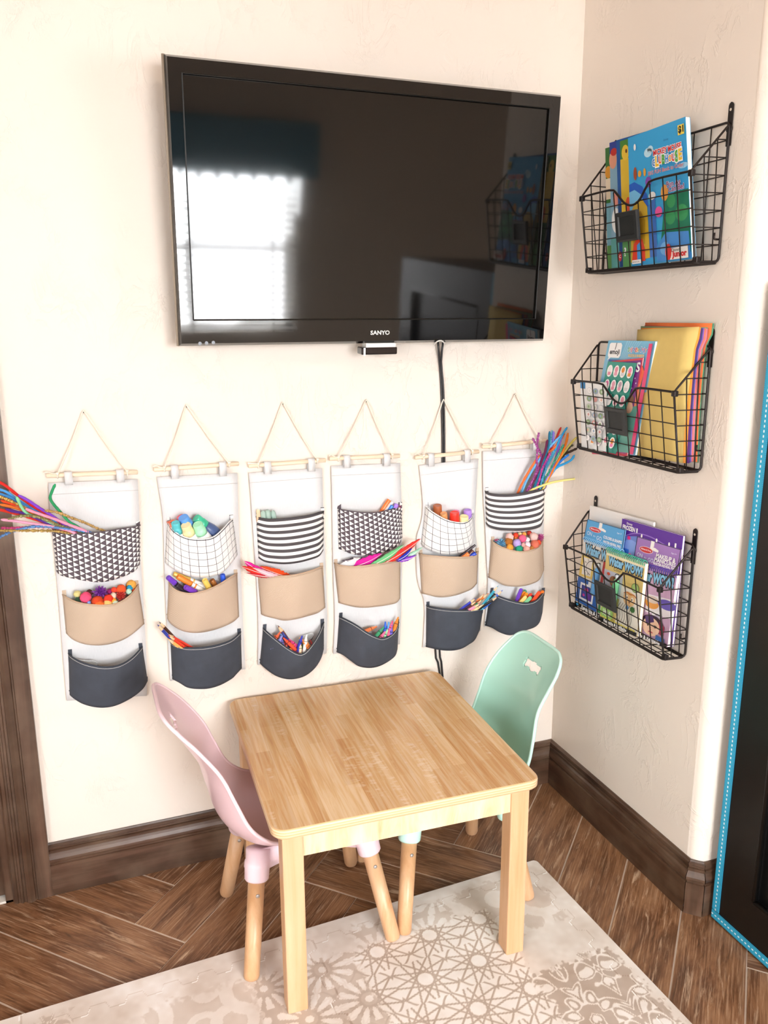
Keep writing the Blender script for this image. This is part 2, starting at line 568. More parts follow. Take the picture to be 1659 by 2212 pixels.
def mat_print(p, q):
    """tone of the printed pattern, 0 = pale, 1 = taupe; p along back edge, q towards the room"""
    rn = np.random.default_rng(3)
    def vnoise(p, q, s, seed):
        g = np.random.default_rng(seed).random((64, 64)); x = p/s % 63; y = q/s % 63
        i = x.astype(int); j = y.astype(int); fx = x-i; fy = y-j; fx = fx*fx*(3-2*fx); fy = fy*fy*(3-2*fy)
        i2 = (i+1) % 64; j2 = (j+1) % 64
        return (g[i, j]*(1-fx)+g[i2, j]*fx)*(1-fy)+(g[i, j2]*(1-fx)+g[i2, j2]*fx)*fy
    cloud = 0.5*vnoise(p, q, 0.09, 1)+0.3*vnoise(p, q, 0.035, 2)+0.2*vnoise(p, q, 0.012, 4)
    base = 0.30 + 0.35*(cloud-0.5)
    # --- star rosettes
    a = 0.132
    row = np.round((q-0.02)/(a*0.866)); pc = np.round((p-0.05-0.5*a*(row % 2))/a)*a+0.05+0.5*a*(row % 2); qc = row*a*0.866+0.02
    dx, dy = p-pc, q-qc
    R = a*0.56; d = np.full(p.shape, 9.0)
    for k in range(12):
        t0, t1 = 2*PI*k/12, 2*PI*(k+5)/12
        d = np.minimum(d, seg_dist(dx, dy, (R*math.cos(t0), R*math.sin(t0)), (R*math.cos(t1), R*math.sin(t1))))
    r = np.hypot(dx, dy); d = np.minimum(d, np.abs(r-R*0.98)); th = np.arctan2(dy, dx)
    star = np.clip((0.0026-d)/0.0010, 0, 1)
    petal = (np.abs(r-R*0.62) < R*0.25*(0.25+np.abs(np.cos(6*th)))) & (np.cos(12*th) > -0.3)
    star_pos = 0.14+0.72*star
    star_neg = np.where(petal | (r < R*0.12), 0.16, 0.70)
    # --- damask scrolls, mirrored
    def scrolls(p, q, s):
        x = np.abs((p/s) % 1.0-0.5); y = (q/s) % 1.0
        w1 = np.sin(9*x+3.2*np.sin(7.0*y+1.0)+1.3*np.sin(11*x)); w2 = np.sin(8*y+2.6*np.sin(9*x)+0.7)
        f = w1*w2+0.25*np.sin(22*x*y+5*y)
        line = np.clip((0.17-np.abs(f-0.10))/0.06, 0, 1)
        blob = np.clip((f-0.62)/0.08, 0, 1)
        return np.maximum(line, blob)
    dam = 0.80-0.66*scrolls(p, q, 0.17); dam2 = 0.70-0.52*scrolls(p+0.07, q+0.11, 0.15)
    # --- big leaf and crescent motif
    def crescents(p, q, s):
        x = (p/s) % 1.0-0.5; y = (q/s) % 1.0-0.5
        r1 = np.hypot(x+0.18, y); r2 = np.hypot(x-0.22, y+0.12); r3 = np.hypot(x-0.05, y-0.3)
        f = ((np.abs(r1-0.24) < 0.06) | (r2 < 0.13) | (np.abs(r3-0.16) < 0.05) | (np.abs(np.hypot(x-0.3, y-0.25)-0.12) < 0.035))
        return f
    cres = np.where(crescents(p, q, 0.24), 0.24, 0.56)
    # --- patches laid over the mat (ragged edges)
    w = 0.02*(vnoise(p, q, 0.02, 9)-0.5)+0.02*(vnoise(p, q, 0.006, 8)-0.5)
    pp, qq = p+w, q+w
    v = base.copy()
    def patch(u0, u1, v0, v1, tone, k=1.0):
        nonlocal v
        e = np.minimum.reduce([pp-u0, u1-pp, qq-v0, v1-qq]); f = np.clip(e/0.006, 0, 1)*k
        v = v*(1-f)+tone*f
    patch(0.04, 0.27, 0.03, 0.215, cres, 0.8)
    patch(0.22, 0.70, 0.11, 0.60, star_pos, 0.95)
    patch(0.56, 0.80, 0.10, 0.40, star_neg, 0.85)
    patch(0.02, 0.235, 0.325, 0.62, dam, 0.95)
    patch(0.80, 1.02, 0.09, 0.36, cres, 0.75)
    patch(1.16, 1.46, 0.03, 0.33, dam2, 0.8)
    patch(0.30, 0.55, 0.035, 0.11, star_neg, 0.6)
    patch(0.72, 1.12, 0.36, 0.66, dam2, 0.6)
    patch(0.24, 0.72, 0.60, 0.95, dam, 0.6)
    v = v+0.35*(cloud-0.5)
    # --- puzzle seams of the border strips
    for c, along in ((q-0.045, p), (p-0.045, q), ((q-0.645), p), ((p-0.645), q), ((p-1.245), q)):
        wav = 0.010*np.sign(np.sin(along*2*PI/0.075))*np.minimum(1, np.abs(3*np.sin(along*2*PI/0.075)))
        dd = np.abs(c-wav)
        v = np.where(dd < 0.0014, v+0.28, v)
        lit = (np.sin(along*2*PI/0.075+1.0) > 0.75) & (np.abs(c-wav-0.002) < 0.0012)  # white highlights painted along parts of the seam
        v = np.where(lit, -0.55, v)
    return v


pu = np.concatenate([np.arange(0, 1.62, 0.0021), [1.8, 2.0]]); qv = np.concatenate([np.arange(0, 0.66, 0.0021), [0.8, 1.0, 1.3]])
Pm, Qm = np.meshgrid(pu, qv); nr, nc = Pm.shape
tone = mat_print(Pm, Qm)
XY = MATC + Pm[..., None]*mx + Qm[..., None]*my
# rounded corner: pull the first few grid points in
top = np.concatenate([XY, np.full((nr, nc, 1), MZ)], axis=2)
cr = 0.012
ins = (Pm < cr) & (Qm < cr)
dd = np.hypot(cr-Pm, cr-Qm); k = np.where(ins & (dd > cr), cr/np.maximum(dd, 1e-9), 1.0)
XY2 = MATC + (cr-(cr-Pm)*k)[..., None]*mx + (cr-(cr-Qm)*k)[..., None]*my
top[..., :2] = np.where(ins[..., None], XY2, XY)
me = bpy.data.meshes.new('print_face')
idx = np.arange(nr*nc).reshape(nr, nc)
quads = np.stack([idx[:-1, :-1], idx[1:, :-1], idx[1:, 1:], idx[:-1, 1:]], axis=-1).reshape(-1, 4)
me.vertices.add(nr*nc); me.vertices.foreach_set('co', (top.reshape(-1, 3)-[MATC[0], MATC[1], 0]).ravel())
me.loops.add(quads.size); me.loops.foreach_set('vertex_index', quads.ravel().astype(np.int32))
me.polygons.add(len(quads)); me.polygons.foreach_set('loop_start', np.arange(0, quads.size, 4, dtype=np.int32))
me.update(calc_edges=True)
at = me.attributes.new('tone', 'FLOAT', 'POINT'); at.data.foreach_set('value', tone.ravel().astype(np.float32))
t = NT('printed_foam_mat')
tn = t.n('ShaderNodeAttribute', {'attribute_name': 'tone'}).outputs['Fac']
c = t.ramp(tn, (0.0, 'FFFDFA'), (0.2, 'F1E9E1'), (0.55, 'D8CABD'), (0.95, 'AE9988'))
fine = t.noise(t.tc(), 900.0, 2)
t.base(t.mix(t.math('MULTIPLY', fine, 0.10), c, rgba('A08C7C'))); t.bump(fine, 0.15, 0.0006)
t.set(Roughness=0.7)
mat_root = thing('play_mat', 'beige foam puzzle mat printed with star rosettes and scrolls under the table', 'mat', (MATC[0], MATC[1], 0))
o = bpy.data.objects.new('print_face', me); me.materials.append(t.m); COL.objects.link(o); o.parent = mat_root
cs = np.array([MATC, MATC+2.0*mx, MATC+2.0*mx+1.3*my, MATC+1.3*my])
cs[0] += 0.003*(mx+my)
ob('foam_body', *g_prism([(x, y, 0.0) for x, y in cs], (0, 0, MZ-0.0006)), M('CDBFB2', 0.85), mat_root)

# ================================================================== TABLE
def laminate():
    t = NT('butcher_block_laminate')
    v = t.tc('UV')
    sw = t.n('ShaderNodeMapping', Vector=v, Rotation=(0, 0, PI/2)).outputs[0]
    br = t.n('ShaderNodeTexBrick', {'offset': 0.37, 'offset_frequency': 2, 'squash_frequency': 1}, Vector=sw, Color1=rgba('D9A96E'), Color2=rgba('EBCB9E'),
             Mortar=rgba('DDB47E'), Scale=1.0, Mortar_Size=0.0003, Bias=0.1, Brick_Width=0.34, Row_Height=0.026) if False else None
    b = t.t.nodes.new('ShaderNodeTexBrick'); b.offset = 0.37; b.offset_frequency = 2
    t.put(b.inputs['Vector'], sw); b.inputs['Color1'].default_value = rgba('BE8448'); b.inputs['Color2'].default_value = rgba('EBCBA0')
    b.inputs['Mortar'].default_value = rgba('E2BC8B'); b.inputs['Scale'].default_value = 1.0
    b.inputs['Mortar Size'].default_value = 0.0002; b.inputs['Bias'].default_value = 0.12
    b.inputs['Brick Width'].default_value = 0.31; b.inputs['Row Height'].default_value = 0.031
    g = t.noise(t.n('ShaderNodeMapping', Vector=v, Scale=(95, 4, 1)).outputs[0], 1.0, 7, 0.62, 0.9)
    c = t.mix(0.52, b.outputs[0], t.ramp(g, (0.30, 'B97B3C'), (0.46, 'D8A869'), (0.58, 'E9CC9F'), (0.8, 'F3E0C2')))
    fl = t.noise(t.n('ShaderNodeMapping', Vector=v, Scale=(30, 120, 1)).outputs[0], 1.0, 4, 0.6, 0.5)
    fg = t.ramp(t.noise(t.n('ShaderNodeMapping', Vector=v, Scale=(26, 3.0, 1), Location=(3, 1, 0)).outputs[0], 1.0, 2), (0.56, 0.0), (0.66, 1.0))
    c = t.mix(t.math('MULTIPLY', t.math('MULTIPLY', t.ramp(fl, (0.5, 0.0), (0.6, 1.0)), fg), 0.45), c, rgba('F6E6CC'))
    t.base(c); return t.set(Roughness=0.24)


def maple(ax='z', col=('CB9A6C', 'D8AC82', 'E2BD98')):
    t = NT('pale_maple_wood')
    sc = {'z': (28, 28, 1.6), 'x': (1.6, 28, 28), 'y': (28, 1.6, 28)}[ax]
    g = t.noise(t.mapped('Object', sc), 1.0, 5, 0.6, 0.8)
    t.base(t.ramp(g, (0.3, col[0]), (0.5, col[1]), (0.75, col[2])))
    return t.set(Roughness=0.38)


MAPLE = maple('z'); MAPLEX = maple('x')
TABC = np.array([-0.711, -0.324]); TA = math.radians(-2.1); TW, TD, TH = 0.582, 0.600, 0.452


def tp(a, b, z):
    return np.array([TABC[0]+a*math.cos(TA)-b*math.sin(TA), TABC[1]+a*math.sin(TA)+b*math.cos(TA), z])


tab = thing('kids_table', 'small square butcher-block laminate table with square maple legs', 'table', (TABC[0], TABC[1], 0))


def rrect(w, d, r, n=6):
    out = []
    for cx, cy, a0 in ((w/2-r, d/2-r, 0), (-w/2+r, d/2-r, PI/2), (-w/2+r, -d/2+r, PI), (w/2-r, -d/2+r, 3*PI/2)):
        for k in range(n+1):
            a = a0+PI/2*k/n; out.append((cx+r*math.cos(a), cy+r*math.sin(a)))
    return out


rings = []
PLY = NT('plywood_edge')
wv = PLY.n('ShaderNodeTexWave', {'wave_type': 'BANDS', 'bands_direction': 'Z'}, Vector=PLY.tc(), Scale=55.0, Distortion=0.6, Detail=2.0).outputs[0]
PLY.base(PLY.ramp(wv, (0.3, 'DDB484'), (0.7, 'EBD0AA'))); PLY.set(Roughness=0.4)
edge = [(0.004, -0.022), (0.0, -0.018), (0.0, -0.005), (0.0012, -0.002), (0.0035, -0.0004)]
V = []
for ins_, dz in edge:
    V += [tp(a, b, TH+dz) for a, b in rrect(TW-2*ins_, TD-2*ins_, 0.030-ins_)]
n = len(V)//len(edge)
F = [(i*n+k, i*n+(k+1) % n, (i+1)*n+(k+1) % n, (i+1)*n+k) for i in range(len(edge)-1) for k in range(n)] + [tuple(range(n-1, -1, -1))]
tt = ob('tabletop', V, F, PLY.m, tab, True)
rr = rrect(TW-0.007, TD-0.007, 0.0265)
ob('laminate_surface', [tp(a, b, TH-0.0004) for a, b in rr], [tuple(range(len(rr)))], laminate(), tt, uv=[(a+0.3, b+0.3) for a, b in rr])
LG = 0.043
for sx in (-1, 1):
    for sy in (-1, 1):
        cx, cy = sx*(TW/2-0.020-LG/2), sy*(TD/2-0.018-LG/2)
        X = np.array([[math.cos(TA), -math.sin(TA), 0, tp(cx, cy, 0)[0]], [math.sin(TA), math.cos(TA), 0, tp(cx, cy, 0)[1]], [0, 0, 1, 0], [0, 0, 0, 1]])
        z0 = MZ if sy < 0 else 0.0
        bevel(ob('leg', *g_box((-LG/2, -LG/2, z0), (LG/2, LG/2, TH-0.0215), X), MAPLE, tab), 0.003)
X = np.array([[math.cos(TA), -math.sin(TA), 0, TABC[0]], [math.sin(TA), math.cos(TA), 0, TABC[1]], [0, 0, 1, 0], [0, 0, 0, 1]])
t = NT('figured_apron_wood')
g = t.noise(t.mapped('Object', (26, 26, 5)), 1.0, 5, 0.6, 1.2)
t.base(t.ramp(g, (0.32, 'D8B080'), (0.5, 'E8CCA4'), (0.72, 'F2DEC0'))); t.set(Roughness=0.3)
AP = 0.058
for sy in (-1, 1):
    y = sy*(TD/2-0.024-0.009)
    ob('apron', *g_box((-TW/2+0.06, y-0.009, TH-0.022-AP), (TW/2-0.06, y+0.009, TH-0.022), X), t.m, tab)
for sx in (-1, 1):
    x = sx*(TW/2-0.026-0.009)
    ob('apron', *g_box((x-0.009, -TD/2+0.058, TH-0.022-AP), (x+0.009, TD/2-0.058, TH-0.022), X), t.m, tab)


# ================================================================== CHAIRS
def shell_profile(lean):
    drop = 0.014 if lean > 0 else 0.0
    # rim line (x, z), half width, and how far the middle of the shell lies behind/below the rim
    k = [(-0.312+lean, 0.630-drop, 0.050, 0.002), (-0.309+lean, 0.627-drop, 0.078, 0.004), (-0.298+lean, 0.615-drop, 0.102, 0.010), (-0.275+lean*0.9, 0.590-drop, 0.117, 0.018), (-0.244+lean*0.8, 0.554-drop*0.8, 0.126, 0.026),
         (-0.204+lean*0.5, 0.495, 0.131, 0.034), (-0.177+lean*0.2, 0.430, 0.141, 0.044), (-0.152, 0.374, 0.149, 0.054), (-0.120, 0.341, 0.153, 0.058),
         (-0.085, 0.326, 0.154, 0.052), (-0.020, 0.318, 0.154, 0.042), (0.060, 0.314, 0.150, 0.036), (0.120, 0.309, 0.140, 0.030), (0.148, 0.300, 0.120, 0.018), (0.160, 0.292, 0.090, 0.008)]
    return spline([(a, b, c*1.0, d) for a, b, c, d in k], 230)


def make_chair(label, cx, cy, face, col, lean, turn, feet_z, hole):
    root = thing('kids_chair', label, 'chair', (cx, cy, 0), 'scoop chairs at the small table')
    ca, sa = math.cos(turn), math.sin(turn)

    def W3(x, y, z):
        x, y = x*face, y*face
        return np.array([cx+x*ca-y*sa, cy+x*sa+y*ca, z])
    prof = shell_profile(lean)
    T = np.gradient(prof[:, :2], axis=0); N = np.stack([T[:, 1], -T[:, 0]], 1); N /= np.linalg.norm(N, axis=1)[:, None]
    # N must point behind / below the shell
    N = np.where((N[:, 1:2] > 0) & (np.abs(N[:, 1:2]) > np.abs(N[:, 0:1])), -N, N)
    N = np.where((N[:, 0:1] > 0) & (np.abs(N[:, 0:1]) >= np.abs(N[:, 1:2])), -N, N)
    ns = 91
    G = np.zeros((len(prof), ns, 3))
    for i, (x, z, hw, dp) in enumerate(prof):
        for j in range(ns):
            s = -1+2*j/(ns-1)
            f = (1-abs(s)**2.4)
            xx, zz = x+N[i, 0]*dp*f, z+N[i, 1]*dp*f
            G[i, j] = (xx, s*hw, zz)
    V, F = g_grid(G)
    # handle hole near the top of the backrest
    keep = []
    for f in F:
        c = V[list(f)].mean(0)
        if hole:
            e = abs(c[1])/0.036; zz = (c[2]-(0.566 if lean == 0 else 0.552))/0.012
            w = 0.80+0.20*math.cos(2*PI*e) if e < 0.92 else 0.6
            if e < 1.0 and abs(zz) < w and c[0] < -0.15:
                continue
        keep.append(f)
    V = np.array([W3(*v) for v in V])
    pl = NT('tinted_plastic'); pl.base(rgba(col[0])); pl.set(Roughness=0.28, Coat_Weight=0.25)
    pl.b.inputs['Subsurface Weight'].default_value = 0.0
    sh = ob('seat_shell', V, keep, pl.m, root, True)
    solid(sh, 0.005, 0.0)
    # rolled rim
    rim = [W3(x, hw*1.0, z) for x, z, hw, dp in prof]+[W3(x, -hw, z) for x, z, hw, dp in prof[::-1]]
    ob('rim', *g_tube(rim, 0.0042, 8, closed=True), M(col[1], 0.3), sh, True)
    # under-seat skirt joining four leg sockets
    pm2 = M(col[1], 0.35)
    zb, zt = 0.212, 0.292
    for fx, fy in ((-0.127, -0.086), (-0.127, 0.086), (0.121, -0.086), (0.121, 0.086)):
        ft = W3(math.copysign(0.166, fx), math.copysign(0.155, fy), 0); ft[2] = feet_z(ft)
        tp_ = W3(fx, fy, 0.262); ax = tp_-ft; Ln = np.linalg.norm(ax); d = ax/Ln
        sb = tp_-d*0.052
        so = ob('leg_socket', *g_lathe([(0.0235, 0), (0.0265, 0.004), (0.0275, 0.026), (0.0290, 0.030), (0.0285, 0.042), (0.026, 0.045), (0.027, 0.068)], sb, d, 22), pm2, root, True)
        lg = ob('leg', *g_lathe([(0.0115, 0.0), (0.0155, 0.0025), (0.0175, 0.009), (0.0185, Ln-0.05)], ft, d, 20), MAPLE, root, True)
        ob('screw', *g_lathe([(0.0045, 0), (0.0045, 0.002), (0.003, 0.003)], ft+d*(Ln-0.075)+np.array([-math.copysign(1, fx)*face*0.0, -0.0178, 0]), (0, -1, 0.0), 10), M('C9C9C9', 0.3, 0.9), lg, True)
    for y in (-0.09, 0.09):
        pts = [(-0.127, y, 0.238), (-0.06, y*0.93, 0.252), (0.0, y*0.9, 0.256), (0.06, y*0.93, 0.252), (0.121, y, 0.238)]
        c = spline(pts, 13); G = np.array([[W3(p[0], p[1], p[2]-0.016) for p in c], [W3(p[0], p[1], 0.278) for p in c]])
        solid(ob('side_rail', *g_grid(G), pm2, root, True), 0.006, 0.0)
    for x in (-0.118, 0.112):
        pts = [(x, -0.086, 0.238), (x*0.97, 0, 0.250), (x, 0.086, 0.238)]
        c = spline(pts, 11); G = np.array([[W3(p[0], p[1], p[2]-0.014) for p in c], [W3(p[0], p[1], 0.262) for p in c]])
        solid(ob('cross_rail', *g_grid(G), pm2, root, True), 0.006, 0.0)
    return root


def foot_on(ft):
    e = (ft[:2]-MATC) @ my
    return MZ if e > 0 and (ft[:2]-MATC) @ mx > 0 else 0.0


make_chair('pink plastic scoop chair with wooden legs pushed in beside the door side of the table', -0.878, -0.320, 1, ('EDCDD4', 'F4D8E0'), 0.0, 0.0, foot_on, True)
make_chair('mint green plastic scoop chair with wooden legs between table and corner', -0.517, -0.312, -1, ('AEE0D0', 'C8F0E4'), 0.036, 0.0, foot_on, True)

# ================================================================== TELEVISION
TILT = math.radians(3.7); TVN = np.array([0, -math.cos(TILT), -math.sin(TILT)])   # facing the room, tipped down
TV0 = PB((793, 742), 0.080)
TVC = TVN @ TV0


def PT(p, lift=0.0):
    return hit(p, TVN, TVC+lift)


tvx = np.array([1.0, 0, 0]); tvz = np.cross(tvx, -TVN); tvz = tvz if tvz[2] > 0 else -tvz
c4 = [PT(p) for p in ((347, 113), (1212, 203), (1182, 737), (393, 748))]
tc0 = sum(c4)/4
def tloc(P): return np.array([(P-tc0) @ tvx, (P-tc0) @ tvz])
L4c = [tloc(P) for P in c4]
tw = (L4c[1][0]-L4c[0][0]+L4c[2][0]-L4c[3][0])/4; th = (L4c[0][1]-L4c[3][1]+L4c[1][1]-L4c[2][1])/4
def TVP(a, b, d=0.0): return tc0+a*tvx+b*tvz+d*TVN
tv = thing('television', 'black flat screen television mounted high on the white wall', 'television', TVP(0, -th, -0.03))
BLK = NT('piano_black_plastic'); BLK.base(rgba('0B0B0C')); BLK.set(Roughness=0.05, Coat_Weight=0.6, Coat_Roughness=0.02)
nz = BLK.noise(BLK.mapped('Object', (7, 7, 16)), 1.0, 1); BLK.bump(nz, 0.10, 0.004)
SCRN = NT('dark_lcd_screen'); SCRN.base(rgba('0E0D0C')); SCRN.set(Roughness=0.055, IOR=1.6)
s4 = [tloc(PT(p)) for p in ((388, 155), (1180, 235), (1163, 690), (422, 690))]
sx0, sx1 = (s4[0][0]+s4[3][0])/2, (s4[1][0]+s4[2][0])/2; sz1, sz0 = (s4[0][1]+s4[1][1])/2, (s4[2][1]+s4[3][1])/2
def tvbox(name, a0, b0, a1, b1, d0, d1, mat, parent, bev=0.0):
    V = [TVP(a, b, d) for d in (d0, d1) for a, b in ((a0, b0), (a1, b0), (a1, b1), (a0, b1))]
    o = ob(name, V, [(3, 2, 1, 0), (4, 5, 6, 7), (0, 1, 5, 4), (1, 2, 6, 5), (2, 3, 7, 6), (3, 0, 4, 7)], mat, parent)
    return bevel(o, bev, 3) if bev else o
# bezel ring
out = [(-tw, -th), (tw, -th), (tw, th), (-tw, th)]; inn = [(sx0, sz0), (sx1, sz0), (sx1, sz1), (sx0, sz1)]
ch_ = 0.006
lay = [[(a*(1-0.000), b) for a, b in out], [(a-math.copysign(ch_, a), b-math.copysign(ch_, b)) for a, b in out], inn, inn]
dep = [-0.012, 0.0, 0.0, -0.006]
V = []
V += [TVP(a, b, -0.045) for a, b in out]
for l, d in zip(lay, dep):
    V += [TVP(a, b, d) for a, b in l]
F = [(i*4+k, i*4+(k+1) % 4, (i+1)*4+(k+1) % 4, (i+1)*4+k) for i in range(4) for k in range(4)] + [(3, 2, 1, 0)]
bz = ob('bezel', V, F, BLK.m, tv)
ob('screen', [TVP(a, b, -0.005) for a, b in inn], [(0, 1, 2, 3)], SCRN.m, tv)
m = MB()
for a, b in zip(inn, inn[1:]+inn[:1]):
    m.add(*g_tube([TVP(*a, 0.0004), TVP(*b, 0.0004)], 0.0016, 6))
m.build('screen_gasket', M('050505', 0.35), tv)
m = MB(); m.add(*g_tube([TVP(-tw-0.0005, -th, -0.012), TVP(-tw-0.0005, th, -0.012)], 0.004, 6))
m.build('side_trim', M('8C7F70', 0.35, 0.6), tv)
tvbox('rear_housing', -tw*0.8, -th*0.75, tw*0.8, th*0.75, -0.075, -0.045, M('151515', 0.5), tv)
mw = MB(); mw.add(*g_box((-0.85, -0.012, 1.45), (-0.35, -0.0015, 1.85))); mw.add(*g_box((-0.75, -0.055, 1.50), (-0.72, -0.01, 1.80))); mw.add(*g_box((-0.48, -0.055, 1.50), (-0.45, -0.01, 1.80)))
mw.build('wall_bracket', M('202020', 0.5, 0.5), tv)
LV, LF = text_mesh('SANYO', 0.03)
la, lb = tloc(PT((821, 719))); ls = 46*mpp(tc0)/(LV[:, 0].max()-LV[:, 0].min())
m = MB(); m.add([TVP(la+x*ls, lb+y*ls*0.9, 0.0008) for x, y in LV], LF); m.build('brand_lettering', M('D8D8D4', 0.3, 0.4), tv)
# small silver feet marks at the lower left of the bezel
m = MB()
for px in ((432, 742), (446, 741), (461, 740)):
    a, b = tloc(PT(px)); m.add(*g_lathe([(0.004, 0), (0.004, 0.0006)], TVP(a, b, 0.0), TVN, 10))
m.build('button', M('6A6C70', 0.4, 0.6), tv)
# webcam-like sensor bar under the bezel
q0, q1 = tloc(PT((780, 750))), tloc(PT((857, 765)))
sb = thing('sensor_bar', 'small black sensor bar fixed under the television bezel', 'sensor', TVP((q0[0]+q1[0])/2, q1[1], -0.01))
tvbox('sensor_body', q0[0], q1[1], q1[0], q0[1]-0.0005, -0.030, 0.004, M('1A1214', 0.12, 0.0, 0.5), sb, 0.003)
tvbox('sensor_mount', q0[0]+0.012, q0[1]-0.001, q1[0]-0.004, -th+0.001, -0.026, 0.002, M('E8E6E2', 0.4), sb)
tvbox('end_cap', q0[0]+0.005, q1[1]-0.002, q0[0]+0.010, q0[1]-0.0015, 0.004, 0.0046, M('E8EDF2', 0.2), sb)
# cables dropping from the TV behind the organizer to below the table
CAB = M('262426', 0.4)
for k, (lab, pts) in enumerate((('thin black cable running down the wall from the television', [((946, 738), 0.02), ((949, 780), 0.006), ((953, 830), 0.0045), ((955, 900), 0.0045), ((956, 1000), 0.004), ((953, 1200), 0.004), ((940, 1395), 0.004), ((946, 1430), 0.004), ((952, 1470), 0.004), ((956, 1520), 0.004)]),
                                ('thin black cable running down the wall from the television', [((957, 738), 0.02), ((953, 780), 0.007), ((957, 830), 0.0075), ((959.5, 900), 0.0045), ((960, 1000), 0.0045), ((960, 1200), 0.004), ((949, 1395), 0.004), ((953, 1425), 0.004), ((957, 1470), 0.004), ((962, 1520), 0.004)]))):
    c = spline([PB(p, d) for p, d in pts], 40)
    ob('power_cable', *g_tube(c, 0.0029, 8), CAB, None, True, label=lab, cat='cable', group='cables below the television')
c = spline([PB(p, d) for p, d in (((938, 744), 0.06), ((944, 738), 0.088), ((952, 735.5), 0.094), ((958, 739), 0.090), ((962, 744), 0.06))], 16)
ob('cable_clip', *g_tube(c, 0.0016, 6), M('E9E9E6', 0.4), None, True, label='small white cable clip on the lower television edge', cat='clip')

# ================================================================== BLACK CABINET WITH TEAL RIBBON
ca = thing('black_cabinet', 'tall black cabinet edged with teal ribbon beside the rounded wall corner', 'cabinet', (0.33, -1.1, 0))
BLKP = NT('satin_black_paint'); gg = BLKP.noise(BLKP.tc(), 500, 2); BLKP.base(rgba('0D0D0D')); BLKP.bump(gg, 0.12, 0.0006); BLKP.set(Roughness=0.32)
CY0, CY1, CXF, CHt = -0.672, -1.50, 0.034, 1.48
ob('body', *g_box((CXF+0.018, CY1, 0.0), (0.62, CY0, CHt)), BLKP.m, ca)
# framed front: stiles and rails proud of a recessed panel
st = 0.115
m = MB()
for lo, hi in (((CXF, CY0-st, 0.004), (CXF+0.018, CY0, CHt)), ((CXF, CY1, 0.004), (CXF+0.018, CY1+st, CHt)),
               ((CXF, CY1+st, 0.004), (CXF+0.018, CY0-st, 0.13)), ((CXF, CY1+st, CHt-0.12), (CXF+0.018, CY0-st, CHt))):
    m.add(*g_box(lo, hi))
fr = m.build('front_frame', BLKP.m, ca)
m = MB(); q = [(CXF+0.004, CY0-st, 0.13), (CXF+0.004, CY1+st, 0.13), (CXF+0.004, CY1+st, CHt-0.12), (CXF+0.004, CY0-st, CHt-0.12)]
for a, b in zip(q, q[1:]+q[:1]):
    m.add(*g_tube([a, b], 0.006, 8))
m.build('panel_moulding', BLKP.m, ca, True)
t = NT('teal_stitched_ribbon'); uvn = t.n('ShaderNodeSeparateXYZ', Vector=t.tc('UV'))
dash = t.math('LESS_THAN', t.math('FRACT', t.math('MULTIPLY', uvn.outputs[1], 95.0)), 0.5)
mid = t.math('LESS_THAN', t.math('ABSOLUTE', t.math('SUBTRACT', uvn.outputs[0], 0.5)), 0.07)
dsh2 = t.math('LESS_THAN', t.math('FRACT', t.math('MULTIPLY', uvn.outputs[1], 260.0)), 0.5)
edg = t.math('GREATER_THAN', t.math('ABSOLUTE', t.math('SUBTRACT', uvn.outputs[0], 0.5)), 0.36)
c = t.mix(t.math('MULTIPLY', dash, mid), rgba('2FA6CC'), rgba('F4FBFF')); c = t.mix(t.math('MULTIPLY', t.math('MULTIPLY', dsh2, edg), 0.45), c, rgba('0E6E98'))
t.base(c); t.set(Roughness=0.6)
RB = 0.022
def ribbon(name, A, B_, wv):
    A, B_, wv = map(np.array, (A, B_, wv)); L = np.linalg.norm(B_-A); nn = np.array([-0.0012, 0, 0])
    V = [A, A+wv, B_+wv, B_, A+nn, A+wv+nn, B_+wv+nn, B_+nn]
    ob(name, V, [(3, 2, 1, 0), (4, 5, 6, 7), (0, 1, 5, 4), (1, 2, 6, 5), (2, 3, 7, 6), (3, 0, 4, 7)], t.m, ca, uv=[(0, 0), (1, 0), (1, L), (0, L)]*2)
ribbon('edge_ribbon', (CXF-0.0004, CY0, 0.03), (CXF-0.0004, CY0, CHt), (0, -RB, 0))
ribbon('edge_ribbon', (CXF-0.0004, CY0, 0.006), (CXF-0.0004, CY1, 0.006), (0, 0, RB))

# ================================================================== COUNTER CHAIR BEHIND THE CAMERA (seen mirrored in the television)
GREY = M('8E9496', 0.8, noise=0.08); DKW = M('2A211C', 0.4)
cc = thing('counter_chair', 'tall grey upholstered counter chair mirrored in the television screen', 'chair', (0.72, -2.15, 0))
bevel(ob('backrest', *g_box((0.40, -2.44, 0.80), (1.04, -2.37, 1.29)), GREY, cc), 0.03, 4)
bevel(ob('back_inset', *g_box((0.46, -2.375, 0.80), (0.98, -2.360, 1.22)), M('7A8082', 0.85), cc), 0.006, 2)
bevel(ob('seat', *g_box((0.40, -2.40, 0.64), (1.04, -1.90, 0.75)), GREY, cc), 0.03, 4)
for x in (0.44, 1.0):
    for y in (-2.40, -1.94):
        ob('leg', *g_box((x-0.022, y-0.022, 0), (x+0.022, y+0.022, 0.66)), DKW, cc)
for y in (-2.40, -1.94):
    ob('footrest_bar', *g_box((0.44, y-0.012, 0.22), (1.0, y+0.012, 0.25)), DKW, cc)

# ================================================================== HANGING ORGANIZERS
def uvmat(name):
    t = NT(name); s = t.n('ShaderNodeSeparateXYZ', Vector=t.tc('UV')); return t, s.outputs[0], s.outputs[1]


